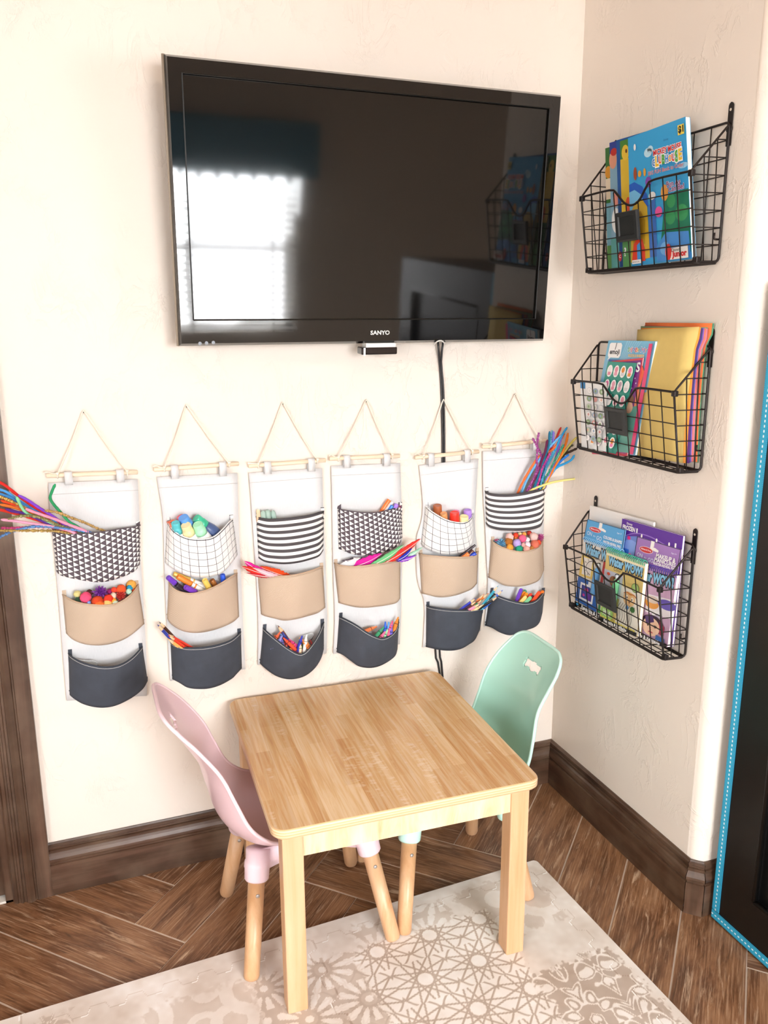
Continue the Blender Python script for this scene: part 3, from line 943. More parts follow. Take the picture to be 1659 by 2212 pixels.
def weave(t, k=1400.0, st=0.25):
    u = t.tc('UV')
    a = t.n('ShaderNodeTexWave', {'bands_direction': 'X'}, Vector=u, Scale=k/6.28, Distortion=0.4).outputs[0]
    b = t.n('ShaderNodeTexWave', {'bands_direction': 'Y'}, Vector=u, Scale=k/6.28, Distortion=0.4).outputs[0]
    t.bump(t.math('ADD', a, b), st, 0.0004)


def m_triangle():
    t, u, v = uvmat('triangle_print_cotton')
    x = t.math('DIVIDE', u, 0.0125); col = t.math('FLOOR', x); fx = t.math('FRACT', x)
    yy = t.math('ADD', t.math('DIVIDE', v, 0.0140), t.math('MULTIPLY', t.math('FLOORED_MODULO', col, 2.0), 0.5))
    ay = t.math('ABSOLUTE', t.math('SUBTRACT', t.math('FRACT', yy), 0.5))
    dlt = t.math('SUBTRACT', t.math('MULTIPLY', fx, 0.5), ay)
    dark = t.math('GREATER_THAN', dlt, 0.0)
    line = t.math('MAXIMUM', t.math('LESS_THAN', t.math('ABSOLUTE', dlt), 0.035), t.math('MAXIMUM', t.math('LESS_THAN', fx, 0.05), t.math('GREATER_THAN', fx, 0.96)))
    nz = t.noise(t.tc('UV'), 700, 2)
    c = t.mix(dark, rgba('F2F0EE'), t.mix(nz, rgba('4A3F48'), rgba('6A5E66'))); c = t.mix(line, c, rgba('2E2A2E'))
    t.base(c); weave(t); return t.set(Roughness=0.85)


def m_grid():
    t, u, v = uvmat('grid_check_cotton')
    l = t.math('MAXIMUM', t.math('LESS_THAN', t.math('FRACT', t.math('DIVIDE', u, 0.0205)), 0.055), t.math('LESS_THAN', t.math('FRACT', t.math('DIVIDE', t.math('ADD', v, 0.016), 0.0185)), 0.06))
    t.base(t.mix(l, rgba('F1F0EF'), rgba('35323A'))); weave(t); return t.set(Roughness=0.85)


def m_stripe():
    t, u, v = uvmat('stripe_cotton')
    l = t.math('LESS_THAN', t.math('FRACT', t.math('DIVIDE', t.math('ADD', v, 0.0012), 0.0172)), 0.5)
    nz = t.noise(t.tc('UV'), 900, 2)
    t.base(t.mix(l, rgba('F3F1EF'), t.mix(nz, rgba('3C383B'), rgba('5E595C')))); weave(t); return t.set(Roughness=0.85)


def m_burlap():
    t, u, v = uvmat('beige_twill_burlap')
    d = t.math('FRACT', t.math('DIVIDE', t.math('ADD', u, v), 0.0030))
    tri = t.math('ABSOLUTE', t.math('SUBTRACT', d, 0.5))
    nz = t.noise(t.tc('UV'), 260, 3)
    c = t.mix(t.math('MULTIPLY', tri, 2.0), rgba('AF967F'), rgba('D9C6B2')); c = t.mix(t.math('MULTIPLY', nz, 0.35), c, rgba('C6AF98'))
    t.base(c); t.bump(tri, 0.5, 0.0008); return t.set(Roughness=0.9)


def m_navy():
    t, u, v = uvmat('charcoal_navy_canvas')
    nz = t.noise(t.tc('UV'), 26, 4); fn = t.noise(t.tc('UV'), 1200, 1)
    c = t.mix(nz, rgba('2B303A'), rgba('444A55')); c = t.mix(t.math('MULTIPLY', fn, 0.3), c, rgba('565C68'))
    t.base(c); weave(t, 1600, 0.2); return t.set(Roughness=0.8)


def m_linen():
    t, u, v = uvmat('white_linen')
    t.base(t.mix(t.noise(t.n('ShaderNodeMapping', Vector=t.tc('UV'), Scale=(900, 60, 1)).outputs[0], 1.0, 2), rgba('DADADB'), rgba('EAEAEB'))); weave(t, 1500, 0.3)
    return t.set(Roughness=0.9)


FAB = {'tri': m_triangle(), 'grid': m_grid(), 'stripe': m_stripe(), 'burlap': m_burlap(), 'navy': m_navy(), 'linen': m_linen()}
HEM = {'tri': '5A5058', 'grid': 'EDEBEA', 'stripe': '4A4649', 'burlap': 'C4A58A', 'navy': '343943'}
ROPE = M('F0E6D6', 0.9, noise=0.12); DOWEL = maple('x', ('E2C8A8', 'EED9BD', 'F4E4CE')); THREAD = M('D8D6D2', 0.8)
Z5 = lambda x, y: (x*0.31657, 860+y*0.31657)
Z6 = lambda x, y: (310+x*0.29840, 850+y*0.29840)
Z7 = lambda x, y: (690+x*0.28483, 850+y*0.28483)
Z8 = lambda x, y: (870+x*0.27132, 830+y*0.27132)


def pocket(root, Z, kind, top, bot, D):
    ns, nt = 33, 15
    tp_ = spline([Z(*p) for p in top], ns); bt = spline([Z(*p) for p in bot], ns)
    G = np.zeros((nt+2, ns, 3)); S = np.linspace(0, 1, ns)
    prof = np.sin(PI*S)**0.62
    for j, s in enumerate(S):
        for i in range(nt):
            t_ = i/(nt-1); p = tp_[j]*(1-t_)+bt[j]*t_
            d = 0.0105+(D-0.004)*prof[j]*(1.0-0.42*t_+0.10*math.sin(PI*t_))
            d += 0.0035*math.sin(3.1*PI*s+2.0*t_+len(top))*math.sin(PI*s)*(0.4+t_)
            G[i, j] = PB(p, max(d, 0.0100))
        e = G[nt-1, j]
        G[nt, j] = (e[0], e[1]*0.5, e[2]+0.004); G[nt+1, j] = (e[0], -0.0095, e[2]+0.012)
    L = np.concatenate([[0], np.cumsum(np.linalg.norm(np.diff(G[0], axis=0), axis=1))])
    H = np.linalg.norm(G[nt-1, ns//2]-G[0, ns//2])
    uv = [(L[j], (H*i/(nt-1))) for i in range(nt+2) for j in range(ns)]
    V, F = g_grid(G)
    nm = {'tri': 'triangle_pocket', 'grid': 'grid_pocket', 'stripe': 'striped_pocket', 'burlap': 'burlap_pocket', 'navy': 'navy_pocket'}[kind]
    lb = {'tri': 'black and white triangle print pocket', 'grid': 'white pocket with thin black grid', 'stripe': 'black and white striped pocket', 'burlap': 'beige burlap pocket', 'navy': 'dark navy canvas pocket'}[kind]
    o = ob(nm, V, F, FAB[kind], root, True, uv=uv, label=lb); solid(o, 0.0014, 1.0)
    # rolled hem and top stitching
    ob('hem', *g_tube(G[0], 0.0014, 6), M(HEM[kind], 0.85), o, True)
    if kind in ('navy', 'burlap', 'grid'):
        st = G[0]*0.93+G[1]*0.07 if kind == 'navy' else G[0]*0.6+G[1]*0.4
        st = G[0]+(G[1]-G[0])*(0.62 if kind == 'navy' else 0.5); st[:, 1] -= 0.0012
        ob('stitching', *g_tube(st, 0.00055, 4), THREAD if kind == 'navy' else M('CDB49A' if kind == 'burlap' else '3A3740', 0.8), o, True)
    # bar tacks / folded gusset tabs at both corners
    for j, sg in ((0, -1), (ns-1, 1)):
        a = G[0, j]; b = G[3, j]
        X = [a+[0, -0.001, 0.010], a+[-sg*0.009, -0.001, 0.010], b+[-sg*0.009, -0.001, 0], b+[0, -0.001, 0]]
        ob('gusset_tab', *g_prism(X, (0, -0.0012, 0)), FAB[kind], o, uv=[(q[0]*1.0, -q[2]) for q in X]*2)
    POCK.append(G)
    return G


POCK = []
ORGL = []


def organizer(Z, label, nail, rod, left, right, pockets):
    N = PB(Z(*nail), 0.004); A, B_ = PB(Z(*rod[0]), 0.015), PB(Z(*rod[1]), 0.015)
    lp_ = spline([Z(*p) for p in left], 24); rp_ = spline([Z(*p) for p in right], 24)
    root = thing('wall_organizer', label, 'organizer', PB(lp_[-1], 0.0)*0.5+PB(rp_[-1], 0.0)*0.5, 'three-pocket hanging organizers below the television')
    G = np.zeros((24, 9, 3))
    for i in range(24):
        for j in range(9):
            s = j/8; p = lp_[i]*(1-s)+rp_[i]*s
            G[i, j] = PB(p, 0.0085+0.002*math.sin(i*0.35+len(pockets))*math.sin(PI*s))
    uv = [(j/8*0.19, i/23*0.55) for i in range(24) for j in range(9)]
    V, F = g_grid(G); pn = ob('back_panel', V, F, FAB['linen'], root, True, uv=uv); solid(pn, 0.0018, 0.0)
    hm = G[1]+[0, -0.0026, -0.004]
    ob('hem_line', *g_tube(hm, 0.0006, 4), M('D4D2D0', 0.9), pn, True)
    d = (B_-A); Ln = np.linalg.norm(d)
    ob('dowel', *g_lathe([(0.0035, 0), (0.0052, 0.001), (0.0052, Ln-0.001), (0.0035, Ln)], A, d, 14), DOWEL, root, True)
    # fabric loops round the dowel
    tl, tr = G[0, 0], G[0, 8]
    for s in (0.235, 0.80):
        c = A+d*s; low = min(tl[2]*(1-s)+tr[2]*s, c[2]-0.010)
        pth = [(-0.0075, low-0.004), (-0.0075, c[2])]+[(0.0068*math.cos(PI-a)*1.0, c[2]+0.0068*math.sin(a)) for a in np.linspace(0.2, PI-0.2, 9)]+[(0.0068, c[2]), (0.006, low-0.004)]
        V = []
        for off, z in pth:
            for w in (-0.0085, 0.0085):
                V.append((c[0]+w, c[1]+off, z))
        F = [(2*i, 2*i+1, 2*i+3, 2*i+2) for i in range(len(pth)-1)]
        solid(ob('loop', V, F, FAB['linen'], root, True, uv=[(v[0], v[2]) for v in V]), 0.0012, 1.0)
    # rope with knots and a loose tail
    a, b = A+d*0.12, A+d*0.88
    off = np.array([0, -0.006, 0.003])
    path = [a+off, a+off+(N-a-off)*0.5+[0.0015, 0, 0], N+[-0.003, -0.003, -0.002], N+[0, -0.004, 0.0015], N+[0.003, -0.003, -0.002], b+off+(N-b-off)*0.5-[0.0015, 0, 0], b+off]
    ob('rope', *g_tube(spline(path, 40), 0.0018, 7), ROPE, root, True)
    for q in (a, b):
        ring = [q+np.array([0.0, -0.0066*math.cos(t_), 0.0066*math.sin(t_)]) for t_ in np.linspace(0, 2*PI, 15)[:-1]]
        kn = ob('rope_knot', *g_tube(ring, 0.0018, 6, closed=True), ROPE, root, True)
        ob('knot_bead', *g_lathe([(0.0005, -0.004), (0.003, -0.0025), (0.0038, 0), (0.003, 0.0025), (0.0005, 0.004)], q+[0, -0.0068, 0.005], (1, 0, 0.3), 10), ROPE, kn, True)
    sg = -1 if len(nail) and (int(nail[0]) % 2) else 1
    tail = [a+[0, -0.007, 0.005], a+[-0.010, -0.008, 0.006], a+[-0.020, -0.007, 0.009+0.002*sg], a+[-0.026, -0.006, 0.008]]
    ob('rope_tail', *g_tube(spline(tail, 12), [0.0016]*9+[0.002, 0.0024, 0.0028], 6), ROPE, root, True)
    ob('nail', *g_lathe([(0.0012, 0), (0.0012, 0.006), (0.003, 0.0062), (0.003, 0.0072)], (N[0], 0.0, N[2]), (0, -1, 0), 10), M('8A857C', 0.35, 0.9), root, True)
    for kind, top, bot, D in pockets:
        pocket(root, Z, kind, top, bot, D)
    ORGL.append(root)
    return root


organizer(Z5, 'white organizer with triangle print pocket hanging next to the door casing', (570, 92), ((315, 530), (940, 505)),
          [(330, 580), (340, 780), (357, 950), (393, 1300), (425, 1700), (455, 2065)], [(940, 552), (950, 800), (960, 1100), (985, 1500), (1000, 1800), (1003, 2030)],
          [('tri', [(357, 918), (420, 924), (480, 927), (560, 925), (700, 912), (830, 890), (905, 880), (957, 866)],
            [(385, 1188), (420, 1212), (500, 1232), (600, 1250), (680, 1257), (760, 1245), (850, 1215), (920, 1180), (957, 1130)], 0.042),
           ('burlap', [(425, 1340), (460, 1362), (520, 1390), (620, 1408), (720, 1412), (800, 1400), (870, 1360), (920, 1310), (945, 1270)],
            [(450, 1605), (500, 1650), (580, 1680), (680, 1688), (780, 1672), (860, 1640), (930, 1590), (986, 1540)], 0.062),
           ('navy', [(466, 1742), (500, 1770), (570, 1805), (660, 1828), (740, 1833), (820, 1818), (900, 1770), (972, 1695)],
            [(475, 2025), (500, 2048), (560, 2085), (640, 2108), (720, 2112), (800, 2095), (900, 2045), (975, 1985), (1008, 1930)], 0.062)])
organizer(Z6, 'white organizer with grid pocket of dot markers, second from the door casing', (310, 92), ((74, 552), (690, 508)),
          [(95, 605), (135, 850), (145, 1000), (152, 1300), (168, 1650), (193, 2080)], [(680, 575), (688, 900), (703, 1250), (718, 1600), (738, 1995)],
          [('grid', [(172, 925), (188, 955), (220, 995), (300, 1040), (400, 1055), (500, 1040), (570, 985), (620, 930), (648, 905)],
            [(155, 1222), (185, 1250), (250, 1290), (330, 1322), (400, 1332), (480, 1330), (560, 1305), (620, 1250), (682, 1165)], 0.066),
           ('burlap', [(182, 1362), (200, 1395), (240, 1425), (310, 1445), (370, 1445), (450, 1425), (540, 1385), (620, 1335), (679, 1300)],
            [(170, 1628), (200, 1670), (270, 1715), (350, 1733), (430, 1730), (520, 1710), (600, 1680), (655, 1650), (692, 1615)], 0.062),
           ('navy', [(195, 1800), (230, 1820), (300, 1838), (380, 1840), (470, 1832), (560, 1812), (640, 1780), (705, 1725)],
            [(208, 2068), (260, 2095), (320, 2130), (400, 2140), (480, 2135), (560, 2110), (640, 2065), (670, 2035), (712, 1990)], 0.060)])
organizer(Z6, 'white organizer with striped pocket above red feathers and crayons', (1005, 72), ((760, 525), (1320, 483)),
          [(762, 575), (780, 800), (800, 1100), (815, 1300), (830, 1650), (828, 1965)], [(1293, 540), (1302, 850), (1320, 1300), (1330, 1650), (1325, 1880)],
          [('stripe', [(815, 893), (900, 910), (1000, 906), (1100, 895), (1200, 880), (1306, 850)],
            [(832, 1192), (880, 1220), (950, 1232), (1030, 1236), (1120, 1226), (1200, 1206), (1270, 1180), (1302, 1135)], 0.045),
           ('burlap', [(825, 1303), (870, 1318), (950, 1322), (1050, 1318), (1130, 1305), (1220, 1280), (1299, 1250)],
            [(850, 1598), (880, 1613), (950, 1630), (1020, 1645), (1100, 1635), (1180, 1615), (1260, 1590), (1316, 1550)], 0.055),
           ('navy', [(866, 1697), (890, 1720), (950, 1770), (1040, 1840), (1120, 1885), (1170, 1875), (1220, 1820), (1270, 1740), (1306, 1655)],
            [(842, 1953), (880, 1990), (950, 2040), (1020, 2065), (1090, 2068), (1170, 2045), (1240, 1990), (1285, 1920), (1306, 1850)], 0.066)])
organizer(Z7, 'white organizer with triangle print pocket above bright pink and green feathers', (352, 57), ((75, 495), (610, 473)),
          [(88, 550), (95, 800), (100, 1100), (106, 1400), (116, 1700), (105, 1975)], [(612, 528), (622, 850), (626, 1200), (620, 1600), (610, 1900)],
          [('tri', [(137, 868), (165, 880), (220, 890), (300, 900), (380, 905), (450, 900), (520, 885), (580, 868), (624, 850)],
            [(145, 1178), (190, 1195), (250, 1218), (330, 1230), (400, 1225), (480, 1210), (560, 1180), (610, 1140), (629, 1090)], 0.045),
           ('burlap', [(110, 1285), (150, 1300), (220, 1312), (320, 1308), (420, 1295), (520, 1278), (615, 1258)],
            [(143, 1588), (200, 1605), (280, 1622), (360, 1625), (430, 1618), (500, 1608), (580, 1590), (613, 1555)], 0.052),
           ('navy', [(150, 1690), (200, 1712), (280, 1755), (360, 1810), (430, 1845), (480, 1857), (530, 1840), (575, 1800), (603, 1735)],
            [(130, 1963), (180, 1985), (240, 2030), (300, 2070), (380, 2082), (450, 2070), (520, 2035), (575, 1990), (592, 1940)], 0.066)])
organizer(Z7, 'white organizer with grid pocket hanging in front of the black cables', (938, 52), ((725, 487), (1210, 440)),
          [(755, 545), (785, 830), (768, 1000), (738, 1080), (742, 1400), (798, 1600), (785, 1925)], [(1205, 495), (1187, 800), (1180, 1000), (1205, 1250), (1205, 1500), (1222, 1800)],
          [('grid', [(806, 855), (840, 885), (900, 925), (970, 960), (1050, 978), (1110, 975), (1150, 945), (1168, 905)],
            [(770, 1138), (800, 1168), (850, 1195), (920, 1218), (990, 1222), (1060, 1210), (1120, 1190), (1160, 1150), (1178, 1050)], 0.058),
           ('burlap', [(755, 1212), (800, 1225), (900, 1235), (1000, 1240), (1100, 1240), (1165, 1232), (1206, 1195)],
            [(775, 1518), (830, 1530), (890, 1545), (960, 1545), (1040, 1530), (1110, 1505), (1160, 1480), (1196, 1440)], 0.055),
           ('navy', [(810, 1605), (850, 1618), (940, 1632), (1040, 1640), (1140, 1640), (1242, 1630)],
            [(808, 1923), (860, 1935), (930, 1948), (1010, 1950), (1080, 1935), (1140, 1900), (1180, 1868), (1218, 1790)], 0.055)])
organizer(Z8, 'white organizer with striped pocket of pipe cleaners next to the room corner', (893, 82), ((632, 500), (1150, 448)),
          [(637, 535), (641, 860), (657, 1130), (668, 1400), (678, 1600), (650, 1930)], [(1142, 505), (1130, 820), (1118, 1250), (1120, 1600), (1100, 1800)],
          [('stripe', [(655, 850), (690, 868), (760, 878), (860, 878), (960, 865), (1050, 845), (1131, 825)],
            [(663, 1118), (690, 1145), (760, 1165), (850, 1172), (950, 1172), (1040, 1160), (1100, 1135), (1119, 1090)], 0.050),
           ('burlap', [(703, 1240), (740, 1270), (800, 1300), (880, 1325), (950, 1332), (1020, 1320), (1080, 1290), (1116, 1240)],
            [(680, 1540), (740, 1565), (800, 1600), (880, 1612), (950, 1610), (1030, 1590), (1090, 1555), (1125, 1480)], 0.060),
           ('navy', [(698, 1648), (740, 1675), (800, 1700), (880, 1725), (960, 1742), (1030, 1735), (1080, 1705), (1128, 1645)],
            [(655, 1922), (710, 1940), (770, 1975), (840, 1998), (900, 1990), (980, 1960), (1050, 1935), (1090, 1895), (1112, 1820)], 0.060)])

# ================================================================== POCKET CONTENTS
ZA = ZM(0, 1020, 320); ZB = ZM(130, 1240, 190); ZC = ZM(330, 1090, 210); ZD = ZM(520, 1080, 200); ZE = ZM(550, 1340, 170)
ZF = ZM(700, 1060, 220); ZG = ZM(770, 1310, 110); ZH = ZM(910, 1070, 140); ZI = ZM(990, 1240, 200); ZJ = ZM(1050, 910, 220); ZK = ZM(1050, 1130, 140)


def inside(o, V):
    """keeps what stands in the current pocket behind its cloth"""
    G = CP[0]
    if G is None:
        return V
    nt = G.shape[0]-2; Q = G[:nt].reshape(-1, 3)[:, [0, 2]]; D = G[:nt].reshape(-1, 3)[:, 1]; V = np.array(V, float)
    d2 = ((V[:, None, [0, 2]]-Q[None])**2).sum(2); k = d2.argmin(1); near = d2[np.arange(len(V)), k] < 0.010**2
    top = G[0][k % G.shape[1], 2]
    below = near & (V[:, 2] < top+0.001)
    lim = D[k]+0.0022
    V[:, 1] = np.where(below & (V[:, 1] < lim), np.minimum(lim, -0.0112), V[:, 1])
    return V


_lathe0 = g_lathe


def g_lathe(prof, base, axis, n=20, caps=True):
    out = [prof[0]]
    for (r0, h0), (r1, h1) in zip(prof, prof[1:]):
        m = max(1, int(abs(h1-h0)/0.006))
        out += [(r0+(r1-r0)*k/m, h0+(h1-h0)*k/m) for k in range(1, m+1)]
    return _lathe0(out, base, axis, n, caps)


CP = [None]
_ob0 = ob


def ob(name, V, F, mat, parent=None, *a, **k):
    return _ob0(name, inside(None, V), F, mat, parent, *a, **k)


def use(o, i):
    CP[0] = POCK[o*3+i] if o is not None else None


def fuzzy(col, tinsel):
    key = ('fz', col, tinsel)
    if key not in _MC:
        t = NT('tinsel_fibre' if tinsel else 'chenille_fibre')
        nz = t.noise(t.tc(), 1400.0, 2)
        c = rgba(col)
        if tinsel:
            t.base(t.mix(t.ramp(nz, (0.35, 0.0), (0.7, 1.0)), (*[x*0.45 for x in c[:3]], 1), (*[min(1, x*1.5+0.10) for x in c[:3]], 1))); t.set(Roughness=0.28, Metallic=0.45)
        else:
            t.base(t.mix(nz, (*[x*0.8 for x in c[:3]], 1), (*[min(1, x*1.12) for x in c[:3]], 1))); t.set(Roughness=0.95)
        t.bump(nz, 0.6, 0.001)
        _MC[key] = t.m
    return _MC[key]


def pipe_cleaner(Z, pts, d0, d1, col, cname, where, group, tinsel=False, r=0.0033):
    n = len(pts); P = [PB(Z(*p), d0+(d1-d0)*i/(n-1)) for i, p in enumerate(pts)]
    m = 90 if tinsel else 34
    c = spline(P, m)
    R = (0.0016+0.0026*rng.random(m)) if tinsel else r*(1+0.06*rng.standard_normal(m))
    R[0] *= 0.5
    ob('tinsel_pipe_cleaner' if tinsel else 'pipe_cleaner', *g_tube(c, R, 7), fuzzy(col, tinsel), None, not tinsel,
       label=f'{cname} {"sparkling tinsel " if tinsel else "fuzzy "}pipe cleaner {where}', cat='pipe cleaner', group=group)


use(0, 0)
w1 = 'sticking out of the pocket next to the door casing'; g1 = 'pipe cleaners by the door casing'
# (points run from the tip to the pocket)
pc1 = [('E0261E', 'bright red', [(-60, 85), (60, 150), (200, 260), (380, 390), (560, 500), (760, 640), (900, 760)], 0),
       ('8A48D8', 'purple', [(205, 258), (320, 320), (440, 400), (600, 500), (760, 620), (880, 740)], 0),
       ('4FA3E8', 'sky blue', [(-60, 185), (60, 215), (180, 300), (380, 425), (620, 560), (820, 740)], 0),
       ('3E86C8', 'blue', [(-60, 225), (80, 270), (200, 330), (400, 450), (620, 590), (800, 740)], 0),
       ('C79A3A', 'gold', [(-60, 250), (100, 315), (230, 375), (420, 470), (640, 600), (780, 740)], 1),
       ('EE4A1E', 'orange red', [(10, 315), (120, 350), (260, 390), (450, 480), (640, 600), (820, 740)], 0),
       ('F07A2A', 'light orange', [(0, 360), (140, 390), (270, 430), (480, 500), (680, 610), (840, 740)], 0),
       ('D8301E', 'brick red', [(-60, 405), (100, 445), (260, 485), (480, 560), (700, 660), (820, 740)], 0),
       ('5A2A8C', 'dark violet', [(60, 410), (160, 440), (300, 470), (500, 560), (700, 660), (800, 740)], 0),
       ('8FDCA8', 'mint green', [(185, 275), (220, 350), (260, 420), (330, 475), (500, 540), (700, 640), (820, 740)], 0),
       ('F49AB8', 'soft pink', [(285, 410), (420, 460), (600, 520), (780, 590), (1000, 680), (1060, 760)], 0),
       ('F7A6C2', 'pale pink', [(10, 530), (160, 545), (330, 570), (560, 605), (800, 665), (920, 760)], 0),
       ('B8924A', 'golden brown', [(500, 430), (640, 450), (800, 510), (960, 570), (1080, 625), (1180, 670), (1230, 760)], 1),
       ('8F8A4A', 'olive gold', [(85, 525), (240, 490), (420, 500), (620, 580), (820, 650), (940, 760)], 1),
       ('2FA066', 'kelly green', [(618, 135), (585, 210), (562, 290), (600, 360), (680, 450), (780, 560), (880, 620), (1000, 760)], 0),
       ('C81E78', 'magenta', [(10, 625), (180, 625), (420, 610), (640, 625), (820, 660), (940, 760)], 1),
       ('4E86C8', 'blue', [(-40, 745), (120, 670), (260, 630), (420, 605), (620, 620), (860, 650), (1060, 690), (1120, 770)], 1),
       ('B4923C', 'antique gold', [(-40, 655), (160, 655), (380, 655), (620, 660), (780, 690), (860, 770)], 1)]
for k, (c, nme, pts, ti) in enumerate(pc1):
    pipe_cleaner(ZA, pts, 0.070+0.004*(k % 5), 0.024+0.0025*(k % 6), c, nme, w1, g1, bool(ti))
use(5, 0)
w6 = 'standing in the striped pocket by the room corner'; g6 = 'pipe cleaners by the room corner'
pc6 = [('F0763C', 'coral orange', [(1280, 200), (1190, 330), (1060, 480), (880, 560), (760, 720), (660, 880), (590, 1010), (525, 1150), (500, 1230)], 0),
       ('6CB4EC', 'sky blue', [(1225, 225), (1130, 320), (1010, 450), (900, 580), (800, 720), (700, 890), (640, 1010), (590, 1140), (570, 1230)], 0),
       ('A0348C', 'plum', [(760, 275), (820, 390), (880, 500), (900, 620), (850, 780), (760, 960), (660, 1140), (640, 1230)], 1),
       ('A8409A', 'orchid', [(860, 185), (840, 300), (835, 420), (832, 520), (825, 620), (820, 800), (740, 1000), (680, 1200)], 1),
       ('1E6E8E', 'dark teal', [(1035, 165), (1030, 260), (1020, 400), (960, 560), (900, 760), (820, 980), (740, 1200)], 0),
       ('58B0DC', 'light blue', [(1078, 145), (1060, 260), (1040, 380), (980, 540), (940, 720), (860, 960), (780, 1200)], 1),
       ('8A7ADC', 'lavender', [(1102, 165), (1095, 270), (1080, 380), (1020, 560), (960, 760), (880, 960), (800, 1200)], 0),
       ('B02818', 'dark red', [(1222, 98), (1180, 190), (1130, 310), (1050, 460), (960, 640), (860, 900), (760, 1200)], 0),
       ('2FA0DC', 'bright blue', [(1322, 98), (1265, 180), (1200, 300), (1120, 480), (1010, 700), (920, 900), (820, 1200)], 0),
       ('E87A1E', 'deep orange', [(1335, 190), (1310, 330), (1260, 470), (1200, 600), (1130, 720), (1050, 870), (960, 1050), (900, 1200)], 0),
       ('9C74E0', 'violet', [(1240, 225), (1200, 370), (1150, 560), (1090, 740), (1010, 900), (950, 1040), (900, 1200)], 0),
       ('D8C868', 'straw yellow', [(1478, 258), (1400, 340), (1310, 450), (1220, 580), (1120, 740), (1000, 930), (900, 1200)], 0),
       ('3A2A22', 'black brown', [(1485, 440), (1360, 500), (1260, 550), (1160, 680), (1040, 850), (920, 1200)], 0),
       ('2A7AD8', 'royal blue', [(1350, 540), (1260, 610), (1180, 690), (1090, 820), (990, 980), (920, 1200)], 0),
       ('2E98D0', 'azure', [(1440, 550), (1385, 630), (1280, 690), (1170, 740), (1080, 830), (980, 1000), (900, 1200)], 0),
       ('EEE08A', 'pale yellow', [(1625, 918), (1480, 935), (1240, 965), (1060, 1000), (900, 1050), (760, 1110), (690, 1160), (640, 1230)], 0),
       ('D02C9C', 'hot pink', [(1050, 510), (990, 620), (920, 760), (890, 870), (860, 980), (830, 1060), (800, 1220)], 1),
       ('3AA6D8', 'turquoise', [(1110, 480), (1040, 620), (980, 760), (940, 880), (900, 1000), (860, 1220)], 1),
       ('6A1E4A', 'burgundy', [(1000, 300), (960, 500), (900, 660), (840, 850), (740, 1040), (690, 1220)], 0),
       ('1E9878', 'jade green', [(1265, 380), (1210, 480), (1100, 680), (1010, 860), (930, 980), (880, 1220)], 1),
       ('4A4A2A', 'olive green', [(1420, 380), (1340, 450), (1230, 600), (1100, 780), (980, 960), (880, 1220)], 1)]
for k, (c, nme, pts, ti) in enumerate(pc6):
    pipe_cleaner(ZJ, pts, 0.060+0.005*(k % 5), 0.022+0.0032*(k % 6), c, nme, w6, g6, bool(ti))


# ---- pom-poms
_ico = bmesh.new(); bmesh.ops.create_icosphere(_ico, subdivisions=3, radius=1.0)
ICOV = np.array([v.co[:] for v in _ico.verts]); ICOF = [tuple(v.index for v in f.verts) for f in _ico.faces]; _ico.free()
_ico = bmesh.new(); bmesh.ops.create_icosphere(_ico, subdivisions=2, radius=1.0)
IC2V = np.array([v.co[:] for v in _ico.verts]); IC2F = [tuple(v.index for v in f.verts) for f in _ico.faces]; _ico.free()


def pompom(p, rpx, d, col, cname, where, group, spiky=False):
    C = PB(p, d); r = rpx*mpp(C)
    if spiky:
        V = list(IC2V*r*0.55); F = list(IC2F)
        for f in IC2F:
            a, b, c = (np.array(V[i]) for i in f); n_ = (a+b+c)/3; n_ /= np.linalg.norm(n_)
            q = n_*r*(0.9+0.35*rng.random())+rng.standard_normal(3)*r*0.08
            V.append(q); k = len(V)-1; F += [(f[0], f[1], k), (f[1], f[2], k), (f[2], f[0], k)]
        V = np.array(V)
        ob('tinsel_pompom', V+C, F[len(IC2F):], fuzzy(col, True), None, False, label=f'{cname} spiky tinsel pom-pom {where}', cat='pom-pom', group=group)
    else:
        V = ICOV*(r*(1+0.05*rng.standard_normal(len(ICOV))))[:, None]
        ob('pompom', V+C, ICOF, fuzzy(col, False), None, True, label=f'{cname} {where}', cat='pom-pom', group=group)


